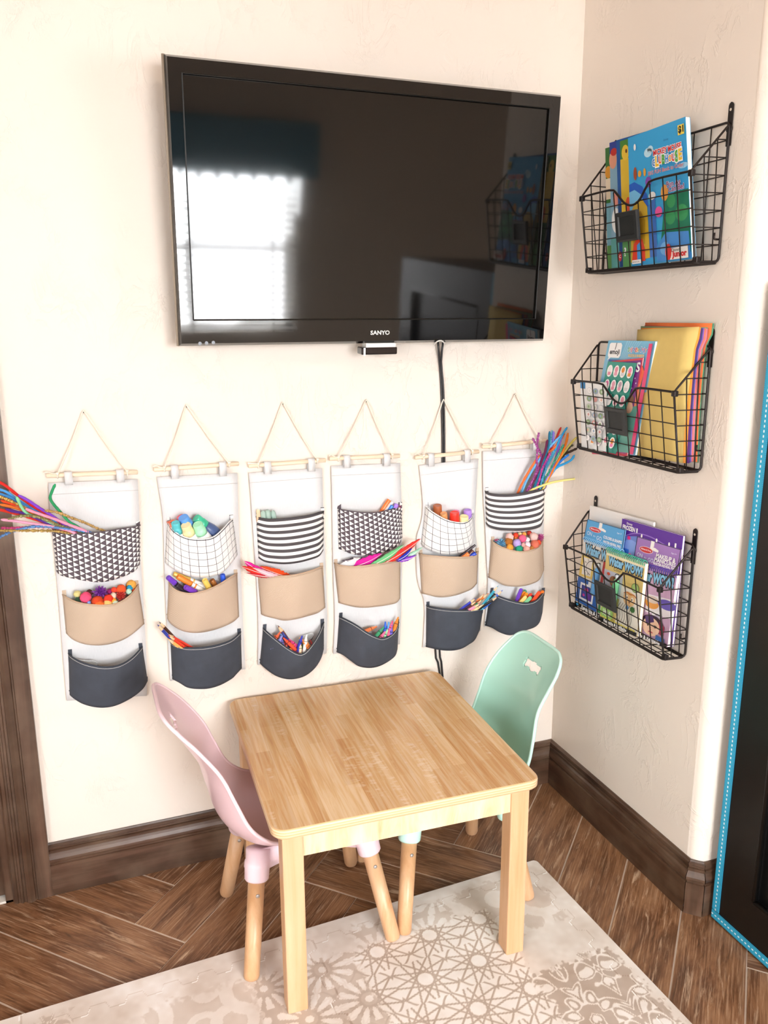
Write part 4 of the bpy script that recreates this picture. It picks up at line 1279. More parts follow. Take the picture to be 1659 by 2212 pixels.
use(0, 1)
wp1 = 'in the burlap pocket next to the door casing'; gp1 = 'pom-poms next to the door casing'
for x, y, r, d, c, nme, sp in [(325, 380, 66, .030, 'E2D690', 'pale yellow small pom-pom', 0), (480, 440, 98, .046, 'F4527E', 'large hot pink pom-pom', 0), (552, 355, 60, .030, '5A2420', 'dark maroon pom-pom', 0),
                               (760, 345, 125, .040, '8A28B0', 'purple', 1), (935, 335, 55, .030, '9A1E6A', 'raspberry pom-pom', 0), (1015, 300, 52, .034, 'F0442C', 'coral red small pom-pom', 0),
                               (1150, 285, 85, .032, 'EE5A2A', 'bright orange pom-pom', 0), (700, 520, 105, .052, 'D8481E', 'large burnt orange pom-pom', 0), (910, 470, 82, .052, 'F43A20', 'vermilion pom-pom', 0),
                               (1003, 405, 56, .044, 'E8D2BC', 'beige small pom-pom', 0), (1140, 410, 92, .044, 'E42A1C', 'red sparkling', 1), (1312, 255, 56, .026, '2296C0', 'teal blue small pom-pom', 0),
                               (1293, 330, 52, .034, 'BEEAD2', 'mint tiny pom-pom', 0), (1340, 210, 90, .018, 'EAA84A', 'golden yellow pom-pom', 0), (1390, 325, 45, .026, 'F0562C', 'orange red tiny pom-pom', 0),
                               (1000, 510, 60, .050, 'EFA63A', 'amber pom-pom', 0), (895, 560, 75, .058, 'F4C878', 'cream yellow pom-pom', 0), (335, 480, 56, .040, '4A7A5A', 'dark green', 1),
                               (1040, 560, 60, .055, 'CFE4CC', 'pale mint pom-pom', 0), (545, 540, 34, .056, '7E9CE0', 'periwinkle tiny pom-pom', 0), (740, 590, 90, .060, 'F4702A', 'tangerine pom-pom', 0)]:
    pompom(ZB(x, y), r*190/1659*1.05, d, c, nme, wp1, gp1, bool(sp))
use(5, 1)
wp6 = 'in the burlap pocket by the room corner'; gp6 = 'pom-poms by the room corner'
for x, y, r, d, c, nme, sp in [(385, 520, 125, .040, '6AAEE8', 'light blue', 1), (285, 465, 60, .022, 'C84A7A', 'rose small pom-pom', 0), (600, 360, 105, .036, 'EFC2BA', 'pale pink large pom-pom', 0),
                               (575, 480, 110, .042, 'B06A24', 'caramel brown pom-pom', 0), (610, 620, 90, .056, 'EFA03C', 'golden orange pom-pom', 0), (790, 515, 108, .052, 'BCA4E4', 'lilac pom-pom', 0),
                               (840, 655, 98, .060, '1E9A7A', 'emerald green pom-pom', 0), (925, 400, 100, .042, 'F0648E', 'bright pink large pom-pom', 0), (1057, 425, 62, .044, 'F4F0F4', 'white pom-pom', 0),
                               (1060, 560, 78, .052, 'F2E6F0', 'off-white pom-pom', 0), (1215, 350, 110, .036, 'EEC4BC', 'blush pink large pom-pom', 0), (1240, 550, 115, .046, 'D87058', 'terracotta pom-pom', 0),
                               (1030, 670, 95, .058, 'E0A698', 'dusty pink pom-pom', 0), (755, 320, 72, .032, 'E64426', 'scarlet small pom-pom', 0), (865, 280, 52, .026, 'F0D6A0', 'cream small pom-pom', 0),
                               (975, 285, 60, .026, 'F0A04A', 'apricot small pom-pom', 0), (1110, 260, 65, .024, 'B8301E', 'brick red small pom-pom', 0), (1390, 360, 95, .026, 'EE5AA8', 'neon pink', 1),
                               (755, 385, 50, .036, 'C8742A', 'copper tiny pom-pom', 0), (1340, 500, 70, .036, 'F05030', 'orange red small pom-pom', 0), (1165, 640, 55, .054, 'C07A38', 'tan small pom-pom', 0), (950, 560, 60, .054, 'E6B0A8', 'rosy beige small pom-pom', 0)]:
    pompom(ZK(x, y), r*140/1659*1.02, d, c, nme, wp6, gp6, bool(sp))


# ---- markers: body tube with coloured cap; tip is the cap end
def marker(tip, tail, rpx, d0, d1, col, label, group, body='F2F0EC', cap_m=0.035, name='felt_marker', length=0.085):
    A, B_ = PB(tip, d0), PB(tail, d1); ax = B_-A; d = ax/np.linalg.norm(ax); r = rpx*mpp(A)
    A = A+d*0.0
    root = thing(name, label, 'marker', A, group)
    cp = ob('cap', *g_lathe([(r*0.55, 0.0015), (r*0.62, 0.0012), (r*0.70, 0.0), (r*0.88, 0.0), (r*0.95, 0.0015), (r*1.04, cap_m*0.9), (r*1.07, cap_m)], A, d, 20), M(col, 0.35, coat=0.2), root, True)
    ob('barrel', *g_lathe([(r*0.9, cap_m-0.002), (r*0.98, cap_m+0.001), (r*0.98, length)], A, d, 18), M(body, 0.4), root, True)
    ob('print_band', *g_lathe([(r*0.99, cap_m+0.008), (r*0.992, cap_m+0.012)], A, d, 18, caps=False), M(col, 0.45), root, True)
    return root


def dot_marker(tip, tail, rpx, d0, d1, col, label, group, body='F6F5F3', cap=0.030):
    A, B_ = PB(tip, d0), PB(tail, d1); d = (B_-A)/np.linalg.norm(B_-A); r = rpx*mpp(A)
    root = thing('dot_marker', label, 'marker', A, group)
    ob('cap', *g_lathe([(r*0.60, 0.0012), (r*0.66, 0.0012), (r*0.70, 0), (r*0.80, 0.0), (r*0.87, 0.0015), (r*0.92, cap*0.55), (r*1.0, cap*0.57), (r*1.06, cap)], A, d, 26), M(col, 0.4, coat=0.2), root, True)
    ob('bottle', *g_lathe([(r*1.0, cap-0.001), (r*1.15, cap+0.006), (r*1.38, cap+0.018), (r*1.42, cap+0.03), (r*1.42, cap+0.042), (r*1.3, cap+0.045)], A, d, 26), M(body, 0.35), root, True)
    return root


use(1, 0)
gd = 'dot markers in the grid pocket'; wd = 'in the grid pocket second from the door casing'
dot_marker(ZC(470, 200), ZC(620, 500), 10.5, .030, .020, 'F2788E', 'dot marker with pink cap standing '+wd, gd)
dot_marker(ZC(320, 290), ZC(440, 620), 11, .034, .026, 'F4805C', 'dot marker with coral cap standing '+wd, gd)
dot_marker(ZC(515, 215), ZC(720, 560), 13, .052, .028, '5C9CE8', 'dot marker with big blue cap leaning '+wd, gd, '3C5A8C')
dot_marker(ZC(735, 225), ZC(1010, 470), 11.5, .040, .030, '3CC49A', 'green capped dot marker with navy neck in the grid pocket second from the door', gd, '4A5F8E')
dot_marker(ZC(385, 305), ZC(470, 640), 10.5, .060, .040, '56C2CC', 'dot marker with aqua cap standing '+wd, gd)
dot_marker(ZC(560, 345), ZC(680, 640), 12.5, .068, .046, 'EFE2AC', 'dot marker with cream yellow cap standing '+wd, gd)
dot_marker(ZC(760, 330), ZC(900, 640), 12.5, .066, .046, 'A8EBC0', 'dot marker with mint cap standing '+wd, gd)
marker(ZC(860, 290), ZC(1090, 530), 7.5, .036, .030, '4A5F8E', 'navy and white paint marker leaning '+wd, gd, 'F4F3F0', 0.030)
use(1, 1)
w2 = 'in the burlap pocket below the dot markers'; g2 = 'felt markers below the dot markers'
marker(ZC(255, 1235), ZC(540, 1480), 6.0, .046, .034, '6A34C0', 'violet capped felt marker '+w2, g2, '2A2030', 0.026)
marker(ZC(355, 1180), ZC(860, 1370), 5.6, .026, .026, 'EBBE5C', 'mustard yellow capped felt marker '+w2, g2, cap_m=0.042)
marker(ZC(420, 1225), ZC(840, 1460), 6.2, .038, .036, 'F0862C', 'orange capped felt marker '+w2, g2, cap_m=0.040)
marker(ZC(552, 1405), ZC(820, 1540), 6.2, .060, .044, '7A3CC0', 'purple capped felt marker lying low '+w2, g2)
marker(ZC(400, 1370), ZC(640, 1540), 6.0, .050, .040, '241A2A', 'black capped felt marker '+w2, g2, '2E4A3E')
marker(ZC(880, 1280), ZC(990, 1480), 6.4, .052, .044, 'EFCB62', 'yellow capped felt marker upright '+w2, g2, cap_m=0.030)
marker(ZC(1005, 1285), ZC(1110, 1460), 6.4, .036, .032, 'A8682E', 'brown capped felt marker upright '+w2, g2, cap_m=0.028)
marker(ZC(1190, 1190), ZC(1230, 1480), 5.8, .030, .028, '2C5CE0', 'blue capped felt marker upright '+w2, g2, cap_m=0.026)
marker(ZC(760, 1360), ZC(960, 1440), 5.6, .030, .028, 'F2F0EC', 'white felt marker lying '+w2, g2, 'F2F0EC')
use(3, 0)
w4 = 'in the triangle pocket above the bright feathers'; g4 = 'markers above the bright feathers'
marker(ZF(1062, 145), ZF(940, 330), 4.6, .022, .022, 'F07A34', 'orange flat marker '+w4, g4, 'F07A34')
marker(ZF(1120, 175), ZF(960, 390), 4.2, .026, .026, 'D8D6D6', 'grey flat marker '+w4, g4, 'D8D6D6')
marker(ZF(1115, 240), ZF(1010, 390), 4.6, .032, .030, '2E7CD0', 'blue flat marker '+w4, g4, '3A8CE0')
marker(ZF(1185, 215), ZF(1110, 400), 5.2, .030, .030, 'A678E0', 'purple flat marker '+w4, g4, 'A678E0')
marker(ZF(1250, 250), ZF(1200, 420), 4.2, .024, .024, 'C02878', 'raspberry flat marker '+w4, g4, 'C02878')
use(4, 0)
w5 = 'in the grid pocket in front of the cables'; g5 = 'thick markers in front of the cables'
for a, b, r, d0, d1, c, nme in [((412, 250), (420, 640), 10.0, .030, .024, 'A85A30', 'brown'), ((570, 450), (600, 800), 8.2, .044, .034, 'E8A468', 'peach'), ((850, 430), (840, 900), 10.6, .046, .038, 'EC3426', 'red'),
                                ((890, 390), (890, 800), 8.0, .026, .024, 'F08AC0', 'pink'), ((1095, 530), (1070, 900), 10.4, .050, .040, 'F2EDAE', 'lemon'), ((1185, 370), (1200, 800), 9.2, .028, .024, 'B48AE4', 'lilac'),
                                ((985, 560), (985, 900), 6.0, .034, .030, 'F0921E', 'orange')]:
    marker(ZH(*a), ZH(*b), r, d0, d1, c, f'thick {nme} capped marker {w5}', g5, cap_m=0.036)
use(4, 1)
w5b = 'in the burlap pocket in front of the cables'; g5b = 'slim markers in front of the cables'
marker(ZH(1385, 1270), ZH(960, 1590), 2.7, .040, .034, '2A1C26', 'black slim pen slanting '+w5b, g5b, '2A1C26')
marker(ZH(1215, 1490), ZH(1000, 1660), 5.0, .046, .040, 'F0803C', 'orange slim marker '+w5b, g5b)
marker(ZH(1330, 1410), ZH(1120, 1620), 4.6, .030, .028, '6A4038', 'chocolate slim marker '+w5b, g5b)
marker(ZH(1395, 1490), ZH(1200, 1620), 5.6, .036, .034, '1E48C8', 'cobalt blue slim marker '+w5b, g5b)


# ---- coloured pencils
def pencil(tip, tail, rpx, d0, d1, col, label, group):
    A, B_ = PB(tip, d0), PB(tail, d1); ax = B_-A; Ln = max(np.linalg.norm(ax), 0.06); d = ax/np.linalg.norm(ax); r = rpx*mpp(A)
    root = thing('coloured_pencil', label, 'pencil', A, group)
    ob('lead', *g_lathe([(0.0003, 0), (r*0.36, 0.006)], A, d, 8), M(col, 0.5), root, True)
    ob('sharpened_wood', *g_lathe([(r*0.36, 0.0058), (r, 0.019)], A, d, 10), M('E8C8A0', 0.6), root, True)
    ob('barrel', *g_lathe([(r, 0.0185), (r, Ln)], A, d, 6), M(col, 0.35, coat=0.3), root)


use(1, 2)
wq2 = 'in the navy pocket second from the door casing'; gq2 = 'coloured pencils second from the door casing'
for a, b, c, nme, d0 in [((112, 1652), (300, 1850), '4A2A1C', 'dark brown', .034), ((100, 1672), (280, 1870), '2A3A9C', 'dark blue', .040), ((165, 1738), (400, 1870), 'E23A24', 'red', .034), ((178, 1750), (350, 1880), 'E8442C', 'scarlet', .046),
                         ((172, 1772), (330, 1890), 'F0B060', 'light orange', .054)]:
    pencil(Z6(*a), Z6(*b), 3.8, d0+0.012, d0, c, f'{nme} coloured pencil leaning {wq2}', gq2)
use(4, 2)
wq5 = 'in the navy pocket in front of the cables'; gq5 = 'coloured pencils in front of the cables'
for a, b, r, c, nme, d0 in [((325, 430), (20, 650), 3.2, '2A34B0', 'indigo', .040), ((335, 480), (60, 660), 2.8, '3A1A3A', 'dark purple', .044), ((470, 350), (200, 620), 2.6, 'F08A50', 'salmon', .024), ((545, 340), (290, 560), 3.0, 'EA7A2A', 'orange', .028),
                            ((720, 205), (380, 620), 2.9, '2EA0BE', 'teal', .042), ((800, 285), (420, 640), 3.2, '2A62C8', 'blue', .036), ((755, 325), (390, 650), 3.0, '58BCD0', 'aqua', .034), ((718, 400), (330, 650), 3.0, '1A1A1A', 'black', .046),
                            ((400, 525), (130, 680), 3.2, 'F090B4', 'pink', .050), ((440, 450), (200, 650), 2.8, '3AA074', 'green', .032), ((460, 540), (220, 690), 3.0, 'F2D4A0', 'cream', .054)]:
    pencil(ZI(*a), ZI(*b), r, d0+0.02, d0, c, f'{nme} coloured pencil slanting {wq5}', gq5)


# ---- crayons
def crayon(p, d, ang, rpx, col, label, group, lpx=40):
    A = PB(p, d); r = rpx*mpp(A); d_ = np.array([math.cos(ang), 0.15, math.sin(ang)]); d_ = -d_/np.linalg.norm(d_)
    root = thing('wax_crayon', label, 'crayon', A, group); c = lin(col)
    ob('wax_tip', *g_lathe([(r*0.22, 0), (r*0.38, 0.0008), (r*0.72, r*2.4), (r*0.74, r*2.6), (r*0.95, r*2.65), (r*0.95, r*3.2)], A, d_, 12), M(col, 0.45), root, True)
    ob('paper_sleeve', *g_lathe([(r, r*3.1), (r, max(0.03, lpx*mpp(A)))], A, d_, 12), M(col, 0.75), root, True)
    ob('sleeve_band', *g_lathe([(r*1.02, r*3.5), (r*1.02, r*3.8)], A, d_, 12, caps=False), M('2A2020', 0.7), root)


use(2, 2)
gc3 = 'crayons below the red feathers'; wc3 = 'in the navy pocket below the red feathers'
cr3 = [(430, 330, 2.0, 'F2925A', 'light orange', 1.7), (520, 265, 1.9, '5A8CC8', 'steel blue', 1.4), (545, 270, 1.3, 'F0643C', 'coral', 1.0), (585, 270, 1.7, '26348C', 'navy', 1.5), (545, 350, 1.6, '6A6AB8', 'slate violet', 1.2), (590, 345, 1.4, '8A8AD0', 'lavender', .9),
       (600, 390, 1.8, 'E84A2A', 'vermilion', 1.0), (580, 430, 2.2, 'E8DC8C', 'pale yellow', 1.6), (650, 440, 1.5, 'E03A2A', 'red', .8), (720, 420, 2.4, 'E8458C', 'hot pink', 2.4), (710, 490, 1.2, 'F0604A', 'tomato', .7), (770, 460, 2.6, 'D83A7C', 'raspberry', 2.5),
       (770, 520, 1.2, '5A2048', 'plum', .6), (830, 535, 1.0, 'F08A30', 'orange', .5), (850, 590, 1.9, '3A2A8C', 'indigo', 1.8), (855, 630, 1.5, '62A8E0', 'sky blue', 1.4), (910, 530, 1.1, 'E84E28', 'flame', 1.0), (945, 390, 1.8, 'F4A05A', 'apricot', 2.0),
       (1005, 345, 1.5, '2A34A8', 'ultramarine', 1.5), (1095, 325, 1.2, 'F2EFEA', 'white', 1.0), (1020, 480, 1.0, 'F0823A', 'tangerine', .8), (1050, 530, 1.9, '3E9A58', 'green', 1.1), (1110, 470, 1.5, 'F0BC84', 'peach', 1.4), (1170, 440, 1.3, 'A8383A', 'brick red', 1.2),
       (945, 590, 1.4, 'F06A34', 'pumpkin', 1.3), (975, 630, 1.1, 'D8401E', 'rust', 1.0), (960, 470, 1.2, 'EAD0B0', 'cream', 1.2)]
for k, (x, y, a, c, nme, _) in enumerate(cr3):
    crayon(ZE(x, y-25), .030+.004*(k % 7), PI/2+0.75*math.sin(k*2.3), 4.0, c, f'{nme} wax crayon {wc3}', gc3, 40)
root = pencil(ZE(488, 105), ZE(770, 520), 5.0, .034, .034, '7A4A40', 'thick brown pencil standing among the crayons below the red feathers', gc3)
use(3, 2)
gc4 = 'crayons below the bright feathers'; wc4 = 'in the navy pocket below the bright feathers'
cr4 = [(670, 650, 0.20, 'F0824A', 'light orange lying'), (1365, 340, 1.15, 'EE8A2E', 'deep orange'), (940, 490, 1.5, '2A62D0', 'blue'), (1050, 500, 1.5, '5AA0E0', 'sky blue'), (1180, 470, 1.2, 'F0648C', 'pink'), (1150, 600, 1.4, '6A5CC8', 'violet'),
       (1110, 690, 1.3, '8A80E0', 'lavender'), (1330, 545, 1.1, '2A3A8C', 'navy'), (1270, 640, 1.2, '4A88C8', 'steel blue'), (905, 660, 0.7, '3E9A6E', 'green'), (1045, 700, 1.0, '9AD0A0', 'mint'), (940, 810, 0.8, 'F0709C', 'rose'), (1090, 860, 0.4, '6AA880', 'sage green'), (800, 860, 0.5, 'EE6A64', 'coral'), (850, 960, 0.3, 'F08A70', 'salmon')]
for k, (x, y, a, c, nme) in enumerate(cr4):
    crayon(ZG(x, y), .030+.004*(k % 6), a, 4.2, c, f'{nme} wax crayon {wc4}', gc4, 34)


# ---- feathers
def feather(base, tip, wpx, d0, d1, col, label, group, bend=0.0):
    A, B_ = PB(base, d0), PB(tip, d1); ax = B_-A; L = np.linalg.norm(ax); d = ax/L
    side = np.cross(d, (0, -1, 0)); side /= np.linalg.norm(side); w = wpx*mpp(A)
    n = 26; G = np.zeros((n, 9, 3)); mid = []
    for i in range(n):
        t_ = i/(n-1); c = A+ax*t_+side*bend*math.sin(PI*t_)+np.array([0, -0.010*math.sin(PI*t_), 0]); mid.append(c)
        hw = w*(math.sin(PI*min(1, t_*0.86+0.12))**0.7)*(1+0.08*rng.standard_normal())
        for j in range(9):
            s = -1+j/4; G[i, j] = c+side*s*hw+d*abs(s)*(-0.006)+np.array([0, 0.004*s*s, 0])
    V, F = g_grid(G)
    root = thing('craft_feather', label, 'feather', A, group)
    solid(ob('vane', V, F, fuzzy(col, False), root, True), 0.0006, 0.0)
    ob('quill', *g_tube(mid, np.linspace(0.0011, 0.0004, n), 6), M('F4E8E0', 0.5), root, True)


use(2, 1)
gf3 = 'feathers in the organizer above the crayons'; wf3 = 'poking out of the burlap pocket below the striped pocket'
feather(ZD(560, 1420), ZD(50, 1090), 9, .040, .050, 'F0189C', 'magenta craft feather '+wf3, gf3)
feather(ZD(700, 1400), ZD(5, 1190), 9, .044, .060, 'DC2A1E', 'dark red craft feather '+wf3, gf3)
feather(ZD(880, 1390), ZD(330, 1190), 9, .036, .044, 'EC4A14', 'orange red craft feather '+wf3, gf3)
feather(ZD(680, 1390), ZD(215, 1215), 6, .052, .064, 'F4C0D0', 'pale pink craft feather '+wf3, gf3)
feather(ZD(640, 1380), ZD(85, 1312), 4.5, .050, .060, 'C82A3A', 'crimson narrow craft feather '+wf3, gf3)
use(3, 1)
gf4 = 'feathers in the organizer with the second triangle pocket'; wf4 = 'poking out of the burlap pocket under the triangle print'
feather(ZF(430, 1260), ZF(960, 1020), 11, .034, .040, 'D81E9C', 'magenta craft feather '+wf4, gf4)
feather(ZF(300, 1230), ZF(600, 1090), 10, .030, .032, 'F4F0F4', 'white craft feather '+wf4, gf4)
feather(ZF(320, 1140), ZF(520, 1085), 2.5, .030, .030, '4A3E4E', 'dark grey narrow craft feather '+wf4, gf4)
feather(ZF(780, 1220), ZF(1310, 880), 7, .050, .060, '6CC080', 'green craft feather '+wf4, gf4)
feather(ZF(940, 1200), ZF(1585, 780), 8, .042, .060, 'E0342A', 'bright red craft feather '+wf4, gf4)
feather(ZF(1040, 1180), ZF(1480, 900), 7, .036, .052, 'F0742A', 'orange craft feather '+wf4, gf4)
feather(ZF(1210, 1130), ZF(1445, 930), 5, .052, .066, '2430B8', 'dark blue craft feather '+wf4, gf4)
feather(ZF(1240, 1120), ZF(1620, 920), 5, .040, .058, 'A6DCC0', 'pale mint craft feather '+wf4, gf4)
feather(ZF(1200, 1140), ZF(1520, 1050), 4.5, .046, .060, '9A4CDC', 'violet craft feather '+wf4, gf4)


# ---- craft sticks
def stick(tip, tail, rpx, d0, d1, col, label, group):
    A, B_ = PB(tip, d0), PB(tail, d1); ax = B_-A; L = np.linalg.norm(ax); d = ax/L; r = rpx*mpp(A)
    side = np.cross(d, (0, -1, 0)); side /= np.linalg.norm(side)
    poly = [A+d*r+side*r*math.cos(a)-d*r*math.sin(a) for a in np.linspace(0, PI, 11)]+[A+d*(r+(L-r)*k/8)-side*r for k in range(1, 9)]+[A+d*(r+(L-r)*k/8)+side*r for k in range(8, 0, -1)]
    ob('craft_stick', *g_prism(poly, np.cross(side, d)*0.002), M(col, 0.7, noise=0.1), None, label=label, cat='stick', group=group)


use(5, 2)
gs = 'craft sticks by the room corner'; ws = 'in the navy pocket by the room corner'
for a, b, c, nme, d0 in [((1130, 255), (1010, 560), '6A34B4', 'purple', .040), ((1205, 280), (1100, 560), '5AA078', 'sage green', .022), ((1190, 310), (1080, 560), 'F08A1E', 'orange', .030), ((1230, 335), (1120, 560), 'F4921E', 'amber orange', .038),
                         ((1310, 345), (1180, 560), 'E03A24', 'red', .034), ((1215, 395), (1060, 560), 'F2CC7A', 'straw', .052), ((1305, 405), (1150, 560), '7ABE8C', 'light green', .056), ((1460, 310), (1270, 560), 'EA4A20', 'vermilion', .044), ((1525, 295), (1350, 520), 'F07A22', 'tangerine', .026), ((1345, 380), (1240, 560), '5A1E3A', 'burgundy', .038)]:
    stick(ZI(*a), ZI(*b), 4.2, d0, d0, c, f'{nme} craft stick {ws}', gs)

# ---- pale green glass pebbles bag and peach stick in the striped pocket
use(2, 0)
stick(ZD(305, 165), ZD(330, 420), 4.0, .020, .020, 'EFC6A2', 'peach craft stick in the striped pocket above the red feathers', 'odds and ends in the striped pocket')
GL = NT('frosted_mint_plastic'); GL.base(rgba('C6E2D6')); GL.set(Roughness=0.15, Transmission_Weight=0.4)
for a, b, r, nme in (((400, 190), (420, 420), 6.0, 'sea green frosted bottle'), ((480, 175), (510, 420), 6.5, 'pale mint frosted bottle'), ((570, 190), (620, 420), 5.5, 'smoky grey frosted bottle')):
    A, B_ = PB(ZD(*a), .026), PB(ZD(*b), .026); d = B_-A; rr_ = r*mpp(A)
    ob('craft_bottle', *g_lathe([(rr_*0.3, 0), (rr_*0.75, 0.002), (rr_, 0.008), (rr_, 0.05)], A, d, 16), GL.m, None, True, label=nme+' in the striped pocket above the red feathers', cat='bottle', group='odds and ends in the striped pocket')
use(None, 0)
# ---- clear bags
CLR = NT('clear_plastic_film'); CLR.base(rgba('F4F8FA')); CLR.set(Roughness=0.12, Transmission_Weight=0.9, IOR=1.2)
def clear_bag(Z, pts, d, label):
    P = [PB(Z(*p), d+0.004*math.sin(i*1.7)) for i, p in enumerate(pts)]
    C = sum(P)/len(P); V = P+[C+[0, -0.012, 0], C+[0, 0.006, 0]]; n = len(P)
    F = [(i, (i+1) % n, n) for i in range(n)]+[((i+1) % n, i, n+1) for i in range(n)]
    o = ob('clear_bag', V, F, CLR.m, None, True, label=label, cat='bag'); subsurf(o, 2)
clear_bag(Z5, [(490, 1770), (540, 1772), (600, 1782), (660, 1776), (700, 1800), (690, 1880), (600, 1890), (510, 1860)], .030, 'clear crumpled plastic bag in the navy pocket next to the door casing')
clear_bag(ZE, [(900, 400), (980, 320), (1090, 270), (1220, 225), (1310, 240), (1290, 330), (1200, 480), (1050, 520)], .028, 'clear plastic bag among the crayons below the red feathers')
ob = _ob0
g_lathe = _lathe0

# ================================================================== WIRE BASKETS ON THE RIGHT WALL
WIRE = M('2B2422', 0.42, 0.55)
HOLD = M('2E3030', 0.5, 0.2)
A0, AW = -0.146, 0.408            # basket start on the wall (y) and width


def rounded(pts, r, n=5, closed=False):
    P = [np.array(p, float) for p in pts]; out = []
    m = len(P)
    for i in range(m):
        if not closed and i in (0, m-1):
            out.append(P[i]); continue
        a, b, c = P[i-1], P[i], P[(i+1) % m]
        u = (a-b)/np.linalg.norm(a-b); v = (c-b)/np.linalg.norm(c-b); k = min(r, np.linalg.norm(a-b)*0.45, np.linalg.norm(c-b)*0.45)
        for t_ in np.linspace(0, 1, n):
            out.append((b+u*k)*(1-t_)**2+2*b*t_*(1-t_)+(b+v*k)*t_*t_)
    return np.array(out)


def basket(z0, label):
    B3 = lambda a, d, z: np.array([-d, A0-a, z0+z])
    root = thing('wire_basket', label, 'basket', B3(AW/2, 0.0, 0), 'black wire wall baskets')
    dB, dT, hF, hB = 0.060, 0.088, 0.176, 0.272
    fa0, fa1 = 0.010, AW-0.010
    fr = lambda t_: dB+(dT-dB)*t_/hF          # front depth at height
    RF, RT = 0.0026, 0.0013
    # back grid
    bk = MB(); bk.add(*g_tube(rounded([B3(0, .007, 0), B3(AW, .007, 0), B3(AW, .007, hB), B3(0, .007, hB)], .012, closed=True), RF, 8, closed=True))
    for k in range(1, 8):
        bk.add(*g_tube([B3(AW*k/8, .0085, 0), B3(AW*k/8, .0085, hB)], RT, 6))
    for k in range(1, 8):
        bk.add(*g_tube([B3(0, .0065, hB*k/8), B3(AW, .0065, hB*k/8)], RT, 6))
    bk.build('back_grid', WIRE, root, True)
    # front panel with dipped top wire
    W_ = fa1-fa0
    dip = [(0, hF), (0.30, hF), (0.36, hF-0.010), (0.43, hF-0.034), (0.50, hF-0.042), (0.57, hF-0.034), (0.64, hF-0.010), (0.70, hF), (1, hF)]
    tz = lambda s: float(np.interp(s, [q[0] for q in dip], [q[1] for q in dip]))
    topc = spline([B3(fa0+W_*s, fr(z), z) for s, z in dip], 44)
    fp = MB()
    loop = list(topc)+list(rounded([B3(fa1, dT, hF), B3(fa1, dB, 0), B3(fa0, dB, 0), B3(fa0, dT, hF)], .012)[1:-1])
    fp.add(*g_tube(loop, RF, 8, closed=True))
    for k in range(1, 9):
        s = k/9; fp.add(*g_tube([B3(fa0+W_*s, dB, 0), B3(fa0+W_*s, fr(tz(s)), tz(s))], RT, 6))
    for k in range(1, 5):
        z = hF*k/5
        if k == 4:
            xs = [s for s in np.linspace(0, 1, 201) if tz(s) < z]
            segs = [(0, xs[0]), (xs[-1], 1)] if xs else [(0, 1)]
        else:
            segs = [(0, 1)]
        for s0, s1 in segs:
            fp.add(*g_tube([B3(fa0+W_*s0, fr(z)-.0012, z), B3(fa0+W_*s1, fr(z)-.0012, z)], RT, 6))
    fp.build('front_panel', WIRE, root, True)
    # two side panels
    for a_b, a_f in ((0.0, fa0), (AW, fa1)):
        sp = MB()
        q = [B3(a_b, .008, 0), B3(a_b, .008, hB-0.004), B3(a_f, dT, hF), B3(a_f, dB, 0)]
        sp.add(*g_tube(rounded(q, .010, closed=True), RF*0.92, 8, closed=True))
        for k in range(1, 8):
            z = hB*k/8; t1 = 1.0
            dmax = fr(z) if z < hF else dT-(dT-.008)*(z-hF)/(hB-hF)
            am = a_b+(a_f-a_b)*(dmax/dT)
            if dmax > 0.014:
                sp.add(*g_tube([B3(a_b, .008, z), B3(am, dmax, z)], RT, 6))
        for f_ in (0.36, 0.68):
            d_ = dT*f_; zt = hF+(hB-hF)*(1-f_); am = a_b+(a_f-a_b)*f_
            sp.add(*g_tube([B3(am, dB*f_, 0), B3(am, d_, zt)], RT, 6))
        sp.build('side_panel', WIRE, root, True)
        m_ = MB(); m_.add(*g_box((-dT-0.003, A0-a_f-0.006, z0+hF-0.010), (-dT+0.008, A0-a_f+0.006, z0+hF+0.003)))
        bevel(m_.build('corner_clip', WIRE, root), 0.002)
        m_ = MB(); m_.add(*g_box((-dB-0.002, A0-a_f-0.007, z0-0.003), (-dB+0.010, A0-a_f+0.007, z0+0.010)))
        bevel(m_.build('corner_clip', WIRE, root), 0.002)
    # bottom grid
    bt = MB()
    bt.add(*g_tube(rounded([B3(0.004, .008, 0), B3(AW-.004, .008, 0), B3(AW-.010, dB, 0), B3(0.010, dB, 0)], .008, closed=True)-[0, 0, .003], RF*0.9, 8, closed=True))
    for k in range(1, 9):
        bt.add(*g_tube([B3(AW*k/9, .008, -.002), B3(fa0+W_*k/9, dB, -.002)], RT, 6))
    for d_ in (0.025, 0.043):
        bt.add(*g_tube([B3(0.006, d_, -.0035), B3(AW-.006, d_, -.0035)], RT, 6))
    bt.build('bottom_grid', WIRE, root, True)
    # hanger straps with keyhole, hooks
    for a_ in (0.020, AW-0.004)[0 if z0 != ZB2 else 1:]:
        pl_ = []
        for a, z in [(-.0065, hB-.045), (.0065, hB-.045), (.0065, hB+.032), (.0045, hB+.036), (0, hB+.0385), (-.0045, hB+.036), (-.0065, hB+.032)]:
            pl_.append(B3(a_+a, .0025, z))
        hs = ob('hanger_strap', *g_prism(pl_, (-0.0022, 0, 0)), WIRE, root)
        for z in (hB+.024, hB-.012):
            ob('eyelet', *g_lathe([(0.0028, 0), (0.0028, 0.0004)], B3(a_, .0047, z), (-1, 0, 0), 12), M('C9BFB0', 0.6), hs)
            ob('strap_boss', *g_lathe([(0.0085, 0), (0.0085, 0.0024), (0.006, 0.0032)], B3(a_, .0030, hB-.012), (-1, 0, 0), 16), WIRE, hs, True) if z < hB else None
        hk = rounded([B3(a_, .008, 0.045), B3(a_, .020, 0.045), B3(a_, .020, 0.058)], .004)
